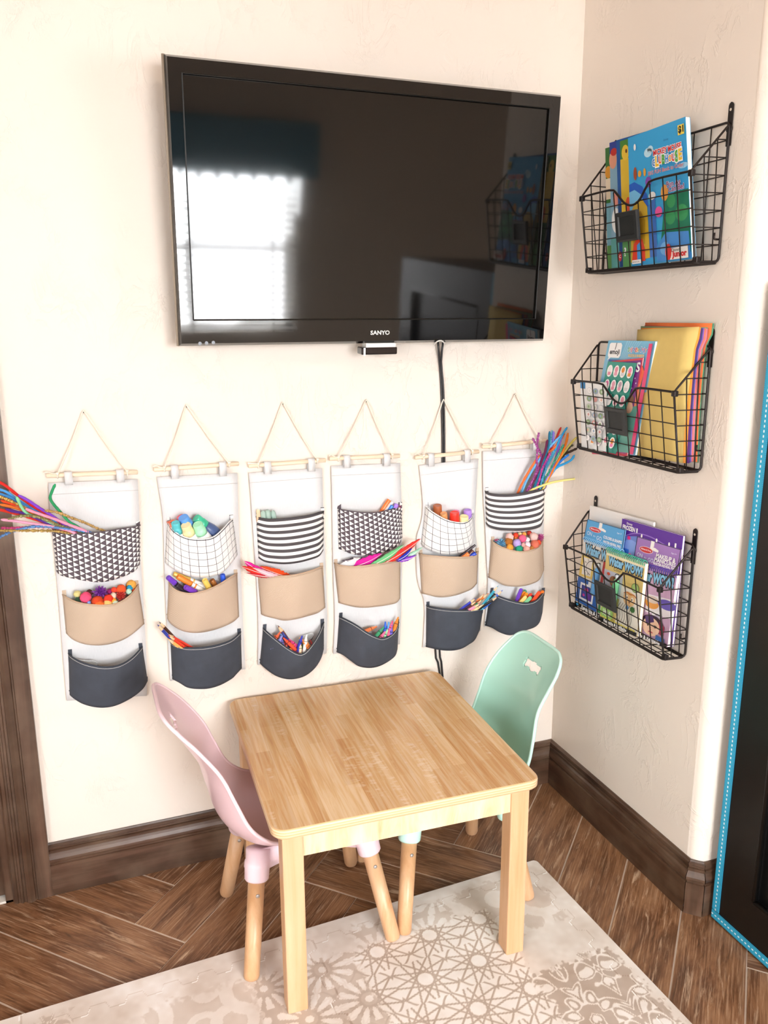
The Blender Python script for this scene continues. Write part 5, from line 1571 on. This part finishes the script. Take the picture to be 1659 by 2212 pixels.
        ob('hook', *g_tube(hk, 0.0022, 6), WIRE, root, True)
    # label holder
    la0, la1, lz0, lz1 = 0.150, 0.232, 0.058, 0.122
    P = lambda a, z, o=0.0: B3(a, fr(z)+0.004+o, z)
    rg = []
    for ins_, o_ in ((0, 0.0), (0, .005), (.003, .007), (.012, .007), (.014, .003)):
        rg.append([P(la0+ins_, lz0+ins_, o_), P(la1-ins_, lz0+ins_, o_), P(la1-ins_, lz1-ins_*0.75, o_), P(la0+ins_, lz1-ins_*0.75, o_)])
    V = [p for r_ in rg for p in r_]
    F = [(i*4+k, i*4+(k+1) % 4, (i+1)*4+(k+1) % 4, (i+1)*4+k) for i in range(4) for k in range(4)]
    lh = ob('label_holder', V, F, HOLD, root)
    ob('label_plate', [P(la0+.012, lz0+.012, .0035), P(la1-.012, lz0+.012, .0035), P(la1-.012, lz1-.010, .0035), P(la0+.012, lz1-.010, .0035)], [(0, 1, 2, 3)], M('232626', 0.6), lh)
    return root


ZB1, ZB2, ZB3 = 1.524, 1.078, 0.634
basket(ZB1, 'top black wire wall basket holding colouring books')
basket(ZB2, 'middle black wire wall basket holding construction paper and sticker sheets')
basket(ZB3, 'bottom black wire wall basket holding water painting pads')


# ================================================================== BOOKS AND PAPER
class Book:
    """thin block from four photo corners and their distance from the basket wall"""
    def __init__(self, name, label, cat, group, TL, TR, BR, BL, d_top, d_bot, thick, cover, pages='F6F2EA', zmin=None):
        self.c = [PR(TL, d_top), PR(TR, d_top), PR(BR, d_bot), PR(BL, d_bot)]
        zb = min((z for z in (ZB1, ZB2, ZB3) if abs(z-self.c[3][2]) < 0.2), key=lambda z: abs(z-self.c[3][2]), default=None)
        for i in range(4):
            self.c[i] = np.array([self.c[i][0], min(max(self.c[i][1], A0-AW+0.009), A0-0.004) if zb is not None and self.c[i][2] < zb+0.27 else self.c[i][1], self.c[i][2]])
            if zb is not None:
                self.c[i][2] = max(self.c[i][2], zb+0.002)
        n_ = np.cross(self.c[1]-self.c[0], self.c[3]-self.c[0]); n_ /= np.linalg.norm(n_)
        self.n = n_ if n_[0] < 0 else -n_
        self.k = 0
        bottom = (self.c[2]+self.c[3])/2
        self.root = thing(name, label, cat, bottom, group)
        q = self.c; b = [p-self.n*thick for p in q]; i0, i1 = self.n*0.0006, 0.0
        ob('cover_front', *g_prism([q[0], q[1], q[2], q[3]], -self.n*0.0006), cover if not isinstance(cover, str) else M(cover, 0.28), self.root)
        if thick > 0.0015:
            ins_ = lambda p, c: p+(c-p)*0.006
            C = sum(q)/4; q2 = [ins_(p, C)-self.n*0.0005 for p in q]
            ob('page_block', *g_prism(q2, -self.n*(thick-0.001)), M(pages, 0.8), self.root)
            ob('cover_back', *g_prism(b, self.n*0.0006), cover if not isinstance(cover, str) else M(cover, 0.4), self.root)
        self.w = np.linalg.norm(q[1]-q[0]); self.h = np.linalg.norm(q[3]-q[0])

    def P(self, u, v, lift=0.0):
        """u from left, v from top"""
        a = self.c[0]*(1-u)+self.c[1]*u; b = self.c[3]*(1-u)+self.c[2]*u
        return a*(1-v)+b*v+self.n*lift

    def layer(self):
        self.k += 1
        return 0.00012+0.00013*self.k

    def poly(self, pts, col, name='cover_print', rough=0.28, parent=None):
        l = self.layer(); V = [self.P(u, v, l) for u, v in pts]
        return ob(name, V, [tuple(range(len(V)))], M(col, rough), parent or self.root)

    def polys(self, shapes, col, name='cover_print', rough=0.28):
        l = self.layer(); m = MB()
        for pts in shapes:
            m.add([self.P(u, v, l) for u, v in pts], [tuple(range(len(pts)))])
        return m.build(name, M(col, rough), self.root)

    def ell(self, u, v, ru, rv, n=24, a0=0.0):
        return [(u+ru*math.cos(a)*math.cos(a0)-rv*math.sin(a)*math.sin(a0)*self.h/self.w, v+ru*math.cos(a)*math.sin(a0)*self.w/self.h+rv*math.sin(a)*math.cos(a0)) for a in np.linspace(0, 2*PI, n+1)[:-1]]

    def rect(self, u0, v0, u1, v1):
        return [(u0, v0), (u1, v0), (u1, v1), (u0, v1)]

    def stroke(self, pts, w, col, n=30, name='cover_print'):
        c = spline(pts, n); d = np.gradient(c, axis=0); l = self.layer(); V = []
        for (u, v), (du, dv) in zip(c, d):
            a, b = du*self.w, dv*self.h; L_ = math.hypot(a, b)+1e-9
            nu, nv = -b/L_*w/self.w, a/L_*w/self.h
            V += [self.P(u+nu, v+nv, l), self.P(u-nu, v-nv, l)]
        return ob(name, V, [(2*i, 2*i+1, 2*i+3, 2*i+2) for i in range(len(c)-1)], M(col, 0.35), self.root)

    def text(self, s, u, v, width, col, bold=0.02, outline=None, ob_=0.055, ang=0.0, mirror=False, hs=1.0, name='lettering'):
        def put(col, b):
            V, F = text_mesh(s, b); V0, _ = text_mesh(s, 0.0)
            sc = width*self.w/(V0[:, 0].max()-V0[:, 0].min()); l = self.layer()
            cx, cy = (V0[:, 0].max()+V0[:, 0].min())/2, (V0[:, 1].max()+V0[:, 1].min())/2
            X = (V[:, 0]-cx)*sc; Y = (V[:, 1]-cy)*sc*hs
            if mirror:
                X = -X
            ca, sa = math.cos(ang), math.sin(ang)
            P = [self.P(u+(x*ca-y*sa)/self.w, v-(x*sa+y*ca)/self.h, l) for x, y in zip(X, Y)]
            ob(name, P, F, M(col, 0.3), self.root)
        if outline:
            put(outline, bold+ob_)
        put(col, bold)


# ---- top basket
Y1 = ZM(1220, 220, 439)
gb1 = 'colouring books in the top basket'
def tb(name, label, TL, TR, BR, BL, dt, db, th_, cov, **k):
    return Book(name, label, 'book', gb1, Y1(*TL), Y1(*TR), Y1(*BR), Y1(*BL), dt, db, th_, cov, **k)


b = tb('colouring_book', 'thin colouring book with dark green edge at the back of the top basket', (330, 380), (800, 235), (850, 1320), (352, 1372), .030, .028, .006, '3F7A3E')
b.polys([b.ell(.05, .2, .06, .05)], 'E8A23A'); b.poly(b.rect(0, .25, .3, .42), 'F2E2C8'); b.poly(b.rect(0, .45, .3, 1), '7FB6C8'); b.poly(b.rect(0, .8, .3, 1), '5E9450')
b = tb('colouring_book', 'colouring book with peach and pale blue cover strip in the top basket', (365, 335), (840, 195), (890, 1300), (385, 1365), .037, .034, .006, '8FB8CF')
b.poly(b.rect(0, 0, .3, .09), '3A4A9C'); b.poly(b.ell(.06, .14, .07, .07), 'E8A488'); b.poly(b.ell(.08, .08, .06, .03), 'C83A34'); b.poly(b.ell(.1, .45, .05, .06), 'E89A8A'); b.poly(b.ell(.1, .62, .08, .1), 'F0F2F2'); b.poly(b.rect(0, .75, .3, 1), '5FA4A0')
b = tb('colouring_book', 'colouring book with dark blue cover strip in the top basket', (420, 315), (880, 175), (920, 1290), (450, 1350), .043, .039, .006, '2C5FA8')
b.poly(b.rect(0, .5, .3, 1), '244C8C')
b.poly(b.ell(.012, .915, .035, .04), 'C83A3A'); b.text('C', .012, .915, .03, 'FFFFFF', 0.03)
b = tb('colouring_book', 'colouring book with green and yellow cover strip in the top basket', (450, 322), (905, 180), (950, 1285), (478, 1350), .049, .044, .006, '4E8A3C')
b.poly(b.rect(0, .145, .35, .60), 'E8C440'); b.poly(b.ell(.10, .10, .07, .06), 'F2CE4A'); b.poly(b.ell(.12, .09, .018, .016), '6A3A1E'); b.poly(b.rect(0, .80, .35, 1), '5C9C5A'); b.poly(b.ell(.13, .52, .05, .07), 'E85A34'); b.text('?', .05, .88, .03, 'FFFFFF', .03)
bk = tb('colouring_book', 'large sky blue colouring book with red and white title in the top basket', (515, 297), (985, 120), (1038, 1280), (545, 1345), .058, .053, .012, '3FA6DE')
bk.polys([bk.ell(.36, .16, .07, .035), bk.ell(.40, .145, .05, .03)], 'BFE4F6'); bk.polys([bk.ell(.93, .33, .08, .02)], 'A8D8F2')
bk.poly([(0, .36), (.10, .35), (.24, .40), (.32, .47), (.34, .56), (0, .60)], '2B63C8'); bk.poly([(0, .42), (.10, .41), (.22, .46), (.27, .55), (0, .58)], '7CC4EE')
bk.poly([(.62, .53), (.8, .50), (1, .50), (1, .95), (.5, .95)], '1F7A5A'); bk.polys([bk.ell(.72, .56, .07, .05), bk.ell(.88, .66, .1, .06), bk.ell(.7, .68, .08, .05)], '3C9A5E')
bk.polys([bk.ell(.62, .49, .06, .06)], 'E8A24A')
bk.poly([(.02, .58), (.12, .50), (.24, .50), (.32, .56), (.34, .95), (0, .97)], 'D8B23A'); bk.poly([(.34, .56), (.46, .50), (.47, .95), (.34, .95)], '4A78C8'); bk.poly([(.06, .62), (.2, .58), (.28, .66), (.26, .84), (.05, .86)], 'B8902A')
bk.poly([(.06, .83), (.12, .79), (.22, .80), (.26, .88), (.26, .97), (.02, .97)], 'E4452C'); bk.poly([(.12, .84), (.17, .82), (.20, .97), (.12, .97)], '4A9CE0')
bk.poly([(.46, .88), (.62, .78), (.98, .80), (1, .99), (.46, .99)], '4E92DC'); bk.polys([bk.ell(.60, .9, .08, .05)], '7AB6EE')
bk.polys([bk.ell(.30, .30, .022, .03), bk.ell(.21, .30, .03, .025)], 'E8A83C'); bk.polys([bk.ell(.13, .29, .03, .05)], 'A8502E'); bk.polys([bk.ell(.36, .38, .05, .04)], '8A4CB0'); bk.polys([bk.ell(.52, .62, .06, .04)], 'E85AA0')
bk.polys([bk.ell(.42, .49, .06, .03), bk.ell(.14, .09, .02, .025)], 'F4F4F4')
bk.poly(bk.rect(.885, .045, .985, .115), 'F2D85A'); bk.text('$1', .935, .080, .075, '1A1A1A', .04)
bk.text('Disney', .69, .115, .08, '2A5A9C', .0)
bk.text('MICKEY MOUSE', .70, .185, .46, 'D8262A', .035, 'FFFFFF', .07, -.02, hs=1.25)
for i, (ch_, cc) in enumerate(zip('CLUBHOUSE', ('3E8AD8', 'F2C838', 'E85A2A', '5AAE4A', '3E8AD8', 'E8A42A', 'D84A3A', '5AAE4A', 'F2C838'))):
    bk.text(ch_, .475+.056*i, .252-.006*math.sin(i*.8), .046, cc, .05, 'FFFFFF', .09, hs=1.35)
bk.text('BIG FUN Book to Color', .68, .325, .58, 'B8344A', .015, 'F0F8FF', .035, -.01)
bk.text('Fun As', .80, .440, .22, '8C2A6A', .02, 'F0F4FF', .04); bk.text('Can Be!', .84, .478, .25, '8C2A6A', .02, 'F0F4FF', .04)
bk.poly(bk.rect(.70, .905, .985, .990), 'F2EDE8'); bk.polys([bk.ell(.68, .93, .05, .06)], 'D83A34'); bk.text('Disney', .80, .925, .14, '2A2A2A', .01); bk.text('Junior', .85, .958, .22, 'C8242A', .05)
bk.poly(bk.rect(.06, .955, .22, .985), 'F4F4F4'); bk.text('BENDON', .13, .97, .12, '5A4A4A', .0)

# ---- middle basket: construction paper and sticker sheets
Y2 = ZM(1200, 660, 400)
gp = 'construction paper sheets in the middle basket'
def sheet(label, TL, TR, BR, BL, dt, db, col, curl=0.0, wide=0.0):
    c = [PR(Y2(*TL), dt), PR(Y2(*TR), dt), PR(Y2(*BR), db), PR(Y2(*BL), db)]
    n = 14; G = np.zeros((n, 5, 3))
    for i in range(n):
        t_ = i/(n-1)
        for j in range(5):
            s = j/4; p = (c[0]*(1-s)+c[1]*s)*(1-t_)+(c[3]*(1-s)+c[2]*s)*t_
            p = p+np.array([-curl*math.sin(PI*t_)*1.0, 0, 0])
            if p[2] < ZB2+0.275:
                p[1] = max(p[1], A0-AW+0.007)
            p[2] = max(p[2], ZB2+0.002)
            G[i, j] = p
    V, F = g_grid(G)
    o = ob('construction_paper', V, F, M(col, 0.85, noise=0.05), None, True, label=label, cat='paper', group=gp); solid(o, 0.0006, 0.0)


for k, (lab, TL, TR, BR, BL, d, c) in enumerate([
        ('dark green construction paper sheet at the very back of the middle basket', (830, 160), (1420, 160), (1330, 1420), (800, 1330), .010, '4E9270'),
        ('orange construction paper sheet standing tallest in the middle basket', (805, 153), (1405, 158), (1322, 1415), (790, 1330), .013, 'E8783C'),
        ('rust red construction paper sheet behind the yellow one', (800, 175), (1375, 200), (1316, 1412), (780, 1330), .017, 'C85A48'),
        ('sage green construction paper sheet behind the yellow one', (765, 185), (1365, 195), (1310, 1412), (775, 1330), .020, '7E9E74'),
        ('pink construction paper sheet behind the yellow one', (800, 205), (1362, 208), (1300, 1412), (775, 1330), .0235, 'E07E9A'),
        ('coral construction paper sheet behind the yellow one', (800, 205), (1348, 204), (1285, 1412), (775, 1335), .027, 'E8805E'),
        ('lilac construction paper sheet behind the yellow one', (800, 205), (1335, 202), (1262, 1415), (775, 1335), .030, '8E62B8'),
        ('navy construction paper sheet behind the yellow one', (800, 205), (1322, 205), (1235, 1415), (770, 1338), .033, '3A4A78'),
        ('deep purple construction paper sheet behind the yellow one', (800, 205), (1312, 203), (1200, 1415), (770, 1338), .036, '5A2A78'),
        ('bright orange construction paper sheet right behind the yellow one', (770, 200), (1303, 196), (1172, 1415), (760, 1340), .039, 'F09A3C')]):
    sheet(lab, TL, TR, BR, BL, d, d*0.95, c, curl=0.006)
sheet('large mustard yellow construction paper sheet in front in the middle basket', (735, 215), (1288, 190), (1140, 1412), (730, 1342), .043, .041, 'D9BE72', curl=0.008)
b = Book('sticker_book', 'light blue sticker book with a white speech bubble leaning in the middle basket', 'book', 'sticker books in the middle basket', Y2(475, 312), Y2(895, 320), Y2(712, 1345), Y2(285, 1290), .052, .048, .006, '7FC0E0')
for k in range(7):
    b.poly([(.42+.05*k, 0), (.445+.05*k, 0), (.36+.03*k, .16), (.34+.03*k, .16)], '9AD0EA')
b.poly([(.06, .03), (.09, .02), (.31, .02), (.34, .04), (.34, .13), (.31, .15), (.13, .15), (.07, .175), (.085, .15), (.06, .13)], 'FAFAFA'); b.text('emoji', .20, .105, .21, '2A2A34', .03)
b.stroke([(.20, .08), (.215, .02)], .0012, '4A4A54')
for i, (ch_, cc) in enumerate(zip('STICKERTIVITY', ('3AA87A', 'E8843A', 'D84A6A', '3A7AC8', '8A4AB0', 'D84A3A', 'E8A42A', '3AA87A', '3A7AC8', 'D84A6A', '8A4AB0', 'E8843A', '3A7AC8'))):
    b.text(ch_, .50+.034*i, .075+.004*math.sin(i*1.3), .024 if ch_ != 'I' else .007, cc, .05, 'FFFFFF', .06, hs=1.3)
b.text('PUZZLE SHEETS', .70, .125, .32, 'D8B870', .05, 'FFFFFF', .02)
b.poly(b.rect(.13, .165, .38, .20), '3A5AA8'); b.poly([(.86, .2), (.93, .26), (.90, .38), (.84, .36)], 'E8603C'); b.poly([(.78, .2), (.84, .22), (.82, .34), (.76, .30)], '5A9A6A'); b.poly([(.60, .40), (.9, .36), (.9, .56), (.60, .60)], 'E88A5A'); b.poly([(.6, .60), (.93, .55), (.93, .98), (.6, .99)], '6AA89A'); b.poly(b.rect(.925, .02, .995, .99), 'E8457A')
b = Book('sticker_pad', 'purple sticker pad with red border and mirrored white lettering in the middle basket', 'book', 'sticker books in the middle basket', Y2(505, 497), Y2(785, 468), Y2(640, 1345), Y2(345, 1335), .058, .052, .003, 'D8404E')
b.poly(b.rect(.03, .02, .97, .985), '7A2A84')
b.polys([b.ell(.86+.06*math.sin(k*2.1), .05+.05*k, .018, .008, 5) for k in range(8)], 'E8D8F0'); b.text('S', .9, .09, .1, 'FFFFFF', .03)
b.polys([b.ell(.78, .42, .16, .06), b.ell(.70, .48, .2, .05)], '8A6048'); b.polys([b.ell(.84, .50, .1, .06)], 'E8B89A'); b.poly(b.rect(.70, .80, .97, .98), 'A8447C')
b.text('CHEEZ', .86, .885, .26, 'FFFFFF', .05, mirror=True, hs=1.2); b.text('CHUCK', .84, .94, .26, 'FFFFFF', .05, mirror=True, hs=1.2)
b = Book('sticker_sheet', 'teal sticker sheet with white-edged pink and orange stickers in the middle basket', 'sticker sheet', 'sticker books in the middle basket', Y2(470, 500), Y2(726, 515), Y2(540, 1330), Y2(300, 1290), .063, .054, .001, '2A9484')
cols = ['EFEFEF', 'E890A8', 'E8923A', 'EE7EB4', 'E8A0B8', 'C0A8B8', 'EDEDED', 'D8D8DC']
for r_ in range(6):
    for q_ in range(4):
        u, v = .14+.24*q_+.02*(r_ % 2), .10+.155*r_
        b.poly(b.ell(u, v, .10, .066, 12), 'F6F6F4'); b.poly(b.ell(u, v-.018, .055, .032, 10), cols[(r_*3+q_) % 8]); b.poly(b.rect(u-.05, v+.010, u+.05, v+.045), cols[(r_*5+q_*3+1) % 8])
b = Book('sticker_sheet', 'white sticker sheet with rows of small round stickers in the middle basket', 'sticker sheet', 'sticker books in the middle basket', Y2(222, 668), Y2(458, 690), Y2(452, 1310), Y2(232, 1270), .070, .056, .001, 'F2F4F4')
b.poly(b.rect(0, 0, .2, .12), '3A8CC8')
rc = ['E8E8E8', '9AB0C8', '8AA878', 'D89A94', 'C8D8C0', 'F0C8B8']
for r_ in range(7):
    for q_ in range(3):
        u, v = .36+.24*q_, .14+.115*r_
        b.poly(b.ell(u, v, .095, .045, 20), 'B8BAC0'); b.poly(b.ell(u, v, .085, .040, 20), 'FAFAFA' if (r_+q_) % 3 == 0 else rc[(r_*2+q_) % 6]); b.poly(b.ell(u, v, .035, .02, 10), rc[(r_+q_*2) % 6])
ob('pink_card', *g_prism([PR(Y2(*p), .050) for p in ((325, 1306), (420, 1310), (640, 1338), (640, 1350), (328, 1330))], (0.0006, 0, 0)), M('E0566E', 0.6), None, label='thin pink card poking out below the middle basket', cat='card')

# ---- bottom basket: pads
Y3 = ZM(1190, 1060, 350)
gw = 'water painting pads in the bottom basket'
b = Book('paper_pad', 'large white paper pad at the back of the bottom basket', 'pad', 'pads at the back of the bottom basket', Y3(400, 152), Y3(1050, 325), Y3(960, 1480), Y3(300, 1190), .016, .014, .006, 'F4F2EE')
b = Book('activity_book', 'deep purple activity book with white lettering at the back of the bottom basket', 'book', 'pads at the back of the bottom basket', Y3(730, 285), Y3(1355, 465), Y3(1240, 1600), Y3(640, 1330), .032, .026, .006, '5A2A9C')
b.stroke([(.02, .17), (.25, .10), (.5, .09), (.8, .13), (1, .17)], .0012, '9A78D0')
b.poly([(.02, .2), (.1, .15), (.3, .12), (.4, .14), (.34, .6), (0, .6)], '6C8AD8'); b.poly(b.ell(.15, .16, .03, .02), 'E83A8A'); b.poly(b.ell(.2, .26, .16, .09), '86A6EC')
b.poly(b.rect(.05, .265, .17, .33), '3A7AE0'); b.stroke([(.13, .33), (.19, .30), (.24, .33), (.18, .355), (.13, .33)], .0014, 'F06AA8')
b.text('Disney', .145, .032, .10, 'FFFFFF', .01); b.text('FROZEN II', .16, .070, .26, 'FFFFFF', .035, hs=1.2)
b.text('imagine ink', .66, .165, .60, 'FFFFFF', .05, hs=1.6)


def water_pad(label, HL, HR, CL, CR_, BR, BL, dt, dm, db, hcol, head_lines, ccol, spiral, art, title='Water WOW!'):
    """header card, wire spiral and cover as one pad"""
    hd = Book('water_painting_pad', label, 'pad', gw, Y3(*HL), Y3(*HR), Y3(*CR_), Y3(*CL), dt, dm, 0.002, hcol) if HL else None
    if hd is not None:
        root = hd.root
        bl_ = hd.k
        hd.poly([(0.0, 0), (1, 0), (1, .02), (0, .02)], '16284A'); hd.poly([(0.0, 0), (.014, 0), (.014, 1), (0, 1)], '16284A'); hd.poly([(.986, 0), (1, 0), (1, 1), (.986, 1)], '16284A')
        hd.poly([(.34, 0.0), (.42, 0.0), (.42, .20), (.34, .22)], 'F4F4F2'); hd.poly([(.34, .20), (.46, .22), (.54, .28), (.53, .36), (.44, .34), (.34, .30)], 'F4F4F2')
        hd.poly(hd.ell(.26, .38, .16, .12), 'F0E8E8'); hd.poly(hd.ell(.26, .38, .15, .105), 'C8323A'); hd.text('Melissa & Doug', .26, .38, .23, 'FFFFFF', .01)
        hd.text('ON', .135, .62, .13, 'EAF4FC', .0, hs=1.1); hd.text('the', .27, .66, .06, 'EAF4FC', .0); hd.text('GO', .40, .70, .13, 'EAF4FC', .0, hs=1.1)
        for i, (s, u, v, w) in enumerate(head_lines):
            hd.text(s, u, v, w, 'FFFFFF', .03, hs=1.15)
        hd.text('Ages 3+', .88, .22, .12, 'E8F0F8', .0)
    cv = Book('water_painting_pad', label, 'pad', gw, Y3(*CL), Y3(*CR_), Y3(*BR), Y3(*BL), dm+.004, db, 0.010, ccol)
    if hd is not None:       # one thing: hang the cover's parts under the header's root
        for ch in list(cv.root.children):
            ch.parent = root; ch.location = cv.root.location-root.location
        bpy.data.objects.remove(cv.root)
        cv.root = root
    # spiral binding: one wire coil over the top edge
    A_, B_ = cv.P(0.0, 0.0, -0.003), cv.P(1.0, 0.0, -0.003); up = cv.c[0]-cv.c[3]; up /= np.linalg.norm(up)
    turns = 22; pts = []
    for i in range(turns*9+1):
        t_ = i/(turns*9); a = 2*PI*t_*turns
        pts.append(A_*(1-t_)+B_*t_+cv.n*(0.0058*math.cos(a))+up*(0.0075*math.sin(a)+0.001))
    ob('spiral_binding', *g_tube(pts, 0.0011, 5), M(spiral, 0.3), cv.root, True)
    cv.text(title, .52, .115, .86, '8CCBEE', .05, '1A2230', .10, hs=1.5)
    l = cv
    art(cv)
    return cv


def pen(b, u, v0, v1, r, col):
    """water brush pen in a clear blister on the cover"""
    A_, B_ = b.P(u[0], v0, 0.0065), b.P(u[1], v1, 0.004); d = B_-A_; L_ = np.linalg.norm(d)
    ob('water_pen', *g_lathe([(r*.35, 0), (r*.4, .004), (r*.75, .010), (r, L_*.35), (r, L_*.7), (r*.95, L_*.72), (r*.95, L_*.97), (r*.6, L_)], A_, d, 18), M(col, 0.3, coat=.3), b.root, True)
    ob('pen_cap', *g_lathe([(r*.2, -.006), (r*.42, -.004), (r*.45, .003)], A_, d, 12), M('EEF4F8', 0.3), b.root, True)
    bl_ = NT('clear_blister'); bl_.base(rgba('F6FAFC')); bl_.set(Roughness=0.05, Transmission_Weight=1.0, IOR=1.08)
    ob('clear_blister', *g_lathe([(r*.6, -.008), (r*1.0, 0), (r*1.2, L_*.3), (r*1.25, L_*.9), (r*1.0, L_*1.02)], A_, d, 18), bl_.m, b.root, True)


def art_blue(b):
    b.text('Color with Water! Use it again!', .55, .205, .75, '5A5048', .0)
    b.poly([(.02, .215), (.36, .20), (.36, .52), (.0, .54)], 'E8CC6A'); b.poly([(.08, .245), (.32, .235), (.31, .49), (.07, .505)], 'EFECE6')
    b.stroke([(.30, .26), (.22, .29), (.17, .36), (.20, .43), (.29, .47)], .0010, '3A3A3A')
    for k in range(6):
        a = PI/2+k*.55; b.stroke([(.30+.15*math.cos(a), .36-.10*math.sin(a)), (.30+.20*math.cos(a), .36-.135*math.sin(a))], .0008, '3A3A3A', 4)
    b.poly([(.60, .20), (.98, .20), (.98, .55), (.58, .55)], 'C03A3A'); b.poly([(.66, .24), (.98, .24), (.98, .50), (.65, .50)], 'F2EEEA')
    b.poly([(-.0, .56), (.56, .54), (.58, .945), (.01, .93)], '2E62B0'); b.poly([(.09, .62), (.46, .61), (.46, .87), (.10, .87)], 'F0F2F6'); b.poly([(.13, .65), (.42, .64), (.42, .84), (.14, .84)], '3A4A9C')
    b.polys([b.ell(.21, .79, .03, .02), b.ell(.27, .70, .05, .03)], 'C83A8A'); b.poly(b.rect(.30, .74, .40, .84), '6A3A9C')
    b.poly([(.62, .58), (.98, .58), (.98, .93), (.62, .93)], '3E8A4E'); b.poly(b.rect(.68, .62, .98, .89), 'F4F2EE')
    b.poly([(0, .945), (1, .945), (1, 1), (0, 1)], '17191C'); b.poly(b.ell(.08, .972, .03, .018), '3A9CD8'); b.text('Reusable & Refillable', .55, .972, .7, 'FFFFFF', .03)
    pen(b, (.52, .46), .28, .70, .0080, '6AAEEA'); b.poly(b.rect(.30, .56, .44, .63), 'E8F4FC')


def art_yellow(b):
    b.poly(b.rect(0, .0, 1, .06), 'EFE6C4'); b.text('Color with Water!', .55, .215, .62, '5A4A28', .0)
    b.poly(b.rect(0, .26, .50, .60), 'C4C8D8'); b.poly(b.ell(.12, .31, .05, .025, 5), 'E0502C'); b.poly(b.ell(.27, .39, .11, .075), '9A6238'); b.poly(b.ell(.26, .41, .05, .04), 'B87A48'); b.poly([(.02, .50), (.10, .46), (.12, .56), (.05, .58)], '5AA8D8')
    b.stroke([(.20, .50), (.30, .56), (.36, .50)], .0008, '3A3A3A')
    b.poly([(.50, .40), (1, .40), (1, .985), (.42, .985)], 'EDE9DC')
    b.polys([b.ell(.84, .36, .09, .06)], 'A8C878'); b.stroke(b.ell(.84, .36, .09, .06)+[b.ell(.84, .36, .09, .06)[0]], .0008, '4A6A3A')
    b.poly(b.ell(.72, .54, .15, .10), 'E8C08A'); b.polys([b.ell(.66, .52, .03, .03), b.ell(.80, .53, .03, .03)], 'FFF6E8'); b.polys([b.ell(.67, .525, .013, .015), b.ell(.79, .535, .013, .015)], '2A1E16'); b.poly([(.71, .57), (.76, .575), (.735, .60)], '7A4A34')
    b.stroke([(.58, .48), (.66, .455), (.74, .47), (.82, .46), (.90, .49)], .0016, 'C87838')
    for k in range(7):
        x = .48+.06*k; b.stroke([(x+.05, .62), (x-.02, .72), (x, .82), (x-.03, .90)], .0007, '5A5048')
    b.poly(b.ell(.70, .66, .035, .03), '4A8AC8'); b.poly(b.ell(.84, .66, .06, .04), '3A6A34')
    b.poly(b.ell(.20, .86, .17, .11), '9ACA6A'); b.text('Use it', .20, .84, .2, 'FFFFFF', .02); b.text('Again', .20, .88, .2, 'FFFFFF', .02)
    b.poly([(0, .945), (1, .945), (1, 1), (0, 1)], '17191C'); b.polys([b.ell(.06+.062*k, .935, .026, .013, 8) for k in range(15)], 'E4D45A'); b.text('Reusable & Refillable', .45, .975, .6, 'FFFFFF', .03)
    pen(b, (.40, .34), .30, .74, .0085, '8AE0A4')


def art_purple(b):
    b.poly([(.42, .36), (.95, .34), (1, .60), (.42, .62)], 'EFEAF0'); b.poly(b.ell(.55, .47, .16, .08), 'E8A04A'); b.poly(b.ell(.55, .42, .15, .05), 'D8C8BC'); b.poly(b.ell(.88, .43, .20, .07), '6A5AB8')
    b.poly(b.ell(.70, .63, .12, .07), 'F2F0F4'); b.text('NO', .70, .61, .09, '6A4A8A', .02); b.text('MESS!', .70, .65, .14, '6A4A8A', .02)
    b.poly(b.ell(.62, .76, .26, .13), '3A2438'); b.poly(b.ell(.60, .80, .20, .13), 'F0C8AC'); b.poly([(.44, .68), (.62, .64), (.66, .72), (.48, .78)], '4A2A6A'); b.poly([(.78, .68), (.90, .74), (.90, .88), (.80, .86)], '9A2A4A')
    for u in (.53, .70):
        b.stroke([(u-.045, .775), (u, .768), (u+.045, .780)], .0010, '2A1A1A'); b.poly(b.ell(u, .788, .022, .012), '4A3026')
    b.stroke([(.61, .80), (.60, .83), (.625, .835)], .0006, 'B07A60'); b.stroke([(.56, .875), (.61, .87), (.66, .878)], .0016, 'C84A5A')
    b.poly([(.02, .80), (.26, .84), (.26, .96), (.02, .96)], 'A8283A'); b.poly([(.18, .86), (.40, .82), (.44, .96), (.18, .96)], 'F0CDB4')
    b.poly([(.74, .88), (.94, .90), (.94, .97), (.74, .96)], '3A6AB0')
    b.poly([(0, .95), (1, .95), (1, 1), (0, 1)], '241A24'); b.text('Reusable & Refillable', .5, .976, .7, 'FFFFFF', .03)
    pen(b, (.24, .16), .36, .78, .0090, '9A96F0')


water_pad('purple water painting pad with header card and indigo spiral in the bottom basket', (885, 468), (1335, 605), (840, 745), (1290, 870), (1190, 1605), (760, 1450), .034, .034, .034, 'A07AC0',
          [('MAKEUP &', .72, .46, .42), ('MANICURES', .72, .62, .46), ('WATER-REVEAL PAD', .72, .77, .50)], 'C8A4C4', '4A3AA8', art_purple)
water_pad('blue water painting pad with header card and white-blue spiral in the bottom basket', (375, 290), (765, 402), (335, 500), (728, 640), (630, 1380), (248, 1172), .040, .042, .042, '5AAAE0',
          [('COLORS & SHAPES', .74, .56, .46), ('WATER-REVEAL PAD', .74, .76, .44)], 'E6E2DA', '8CC8F0', art_blue)
water_pad('yellow water painting pad with green spiral binding in the bottom basket', None, None, (572, 610), (965, 752), (885, 1495), (500, 1312), .050, .050, .050, 'D8C27E', [], 'DCC67C', '3CB08E', art_yellow)
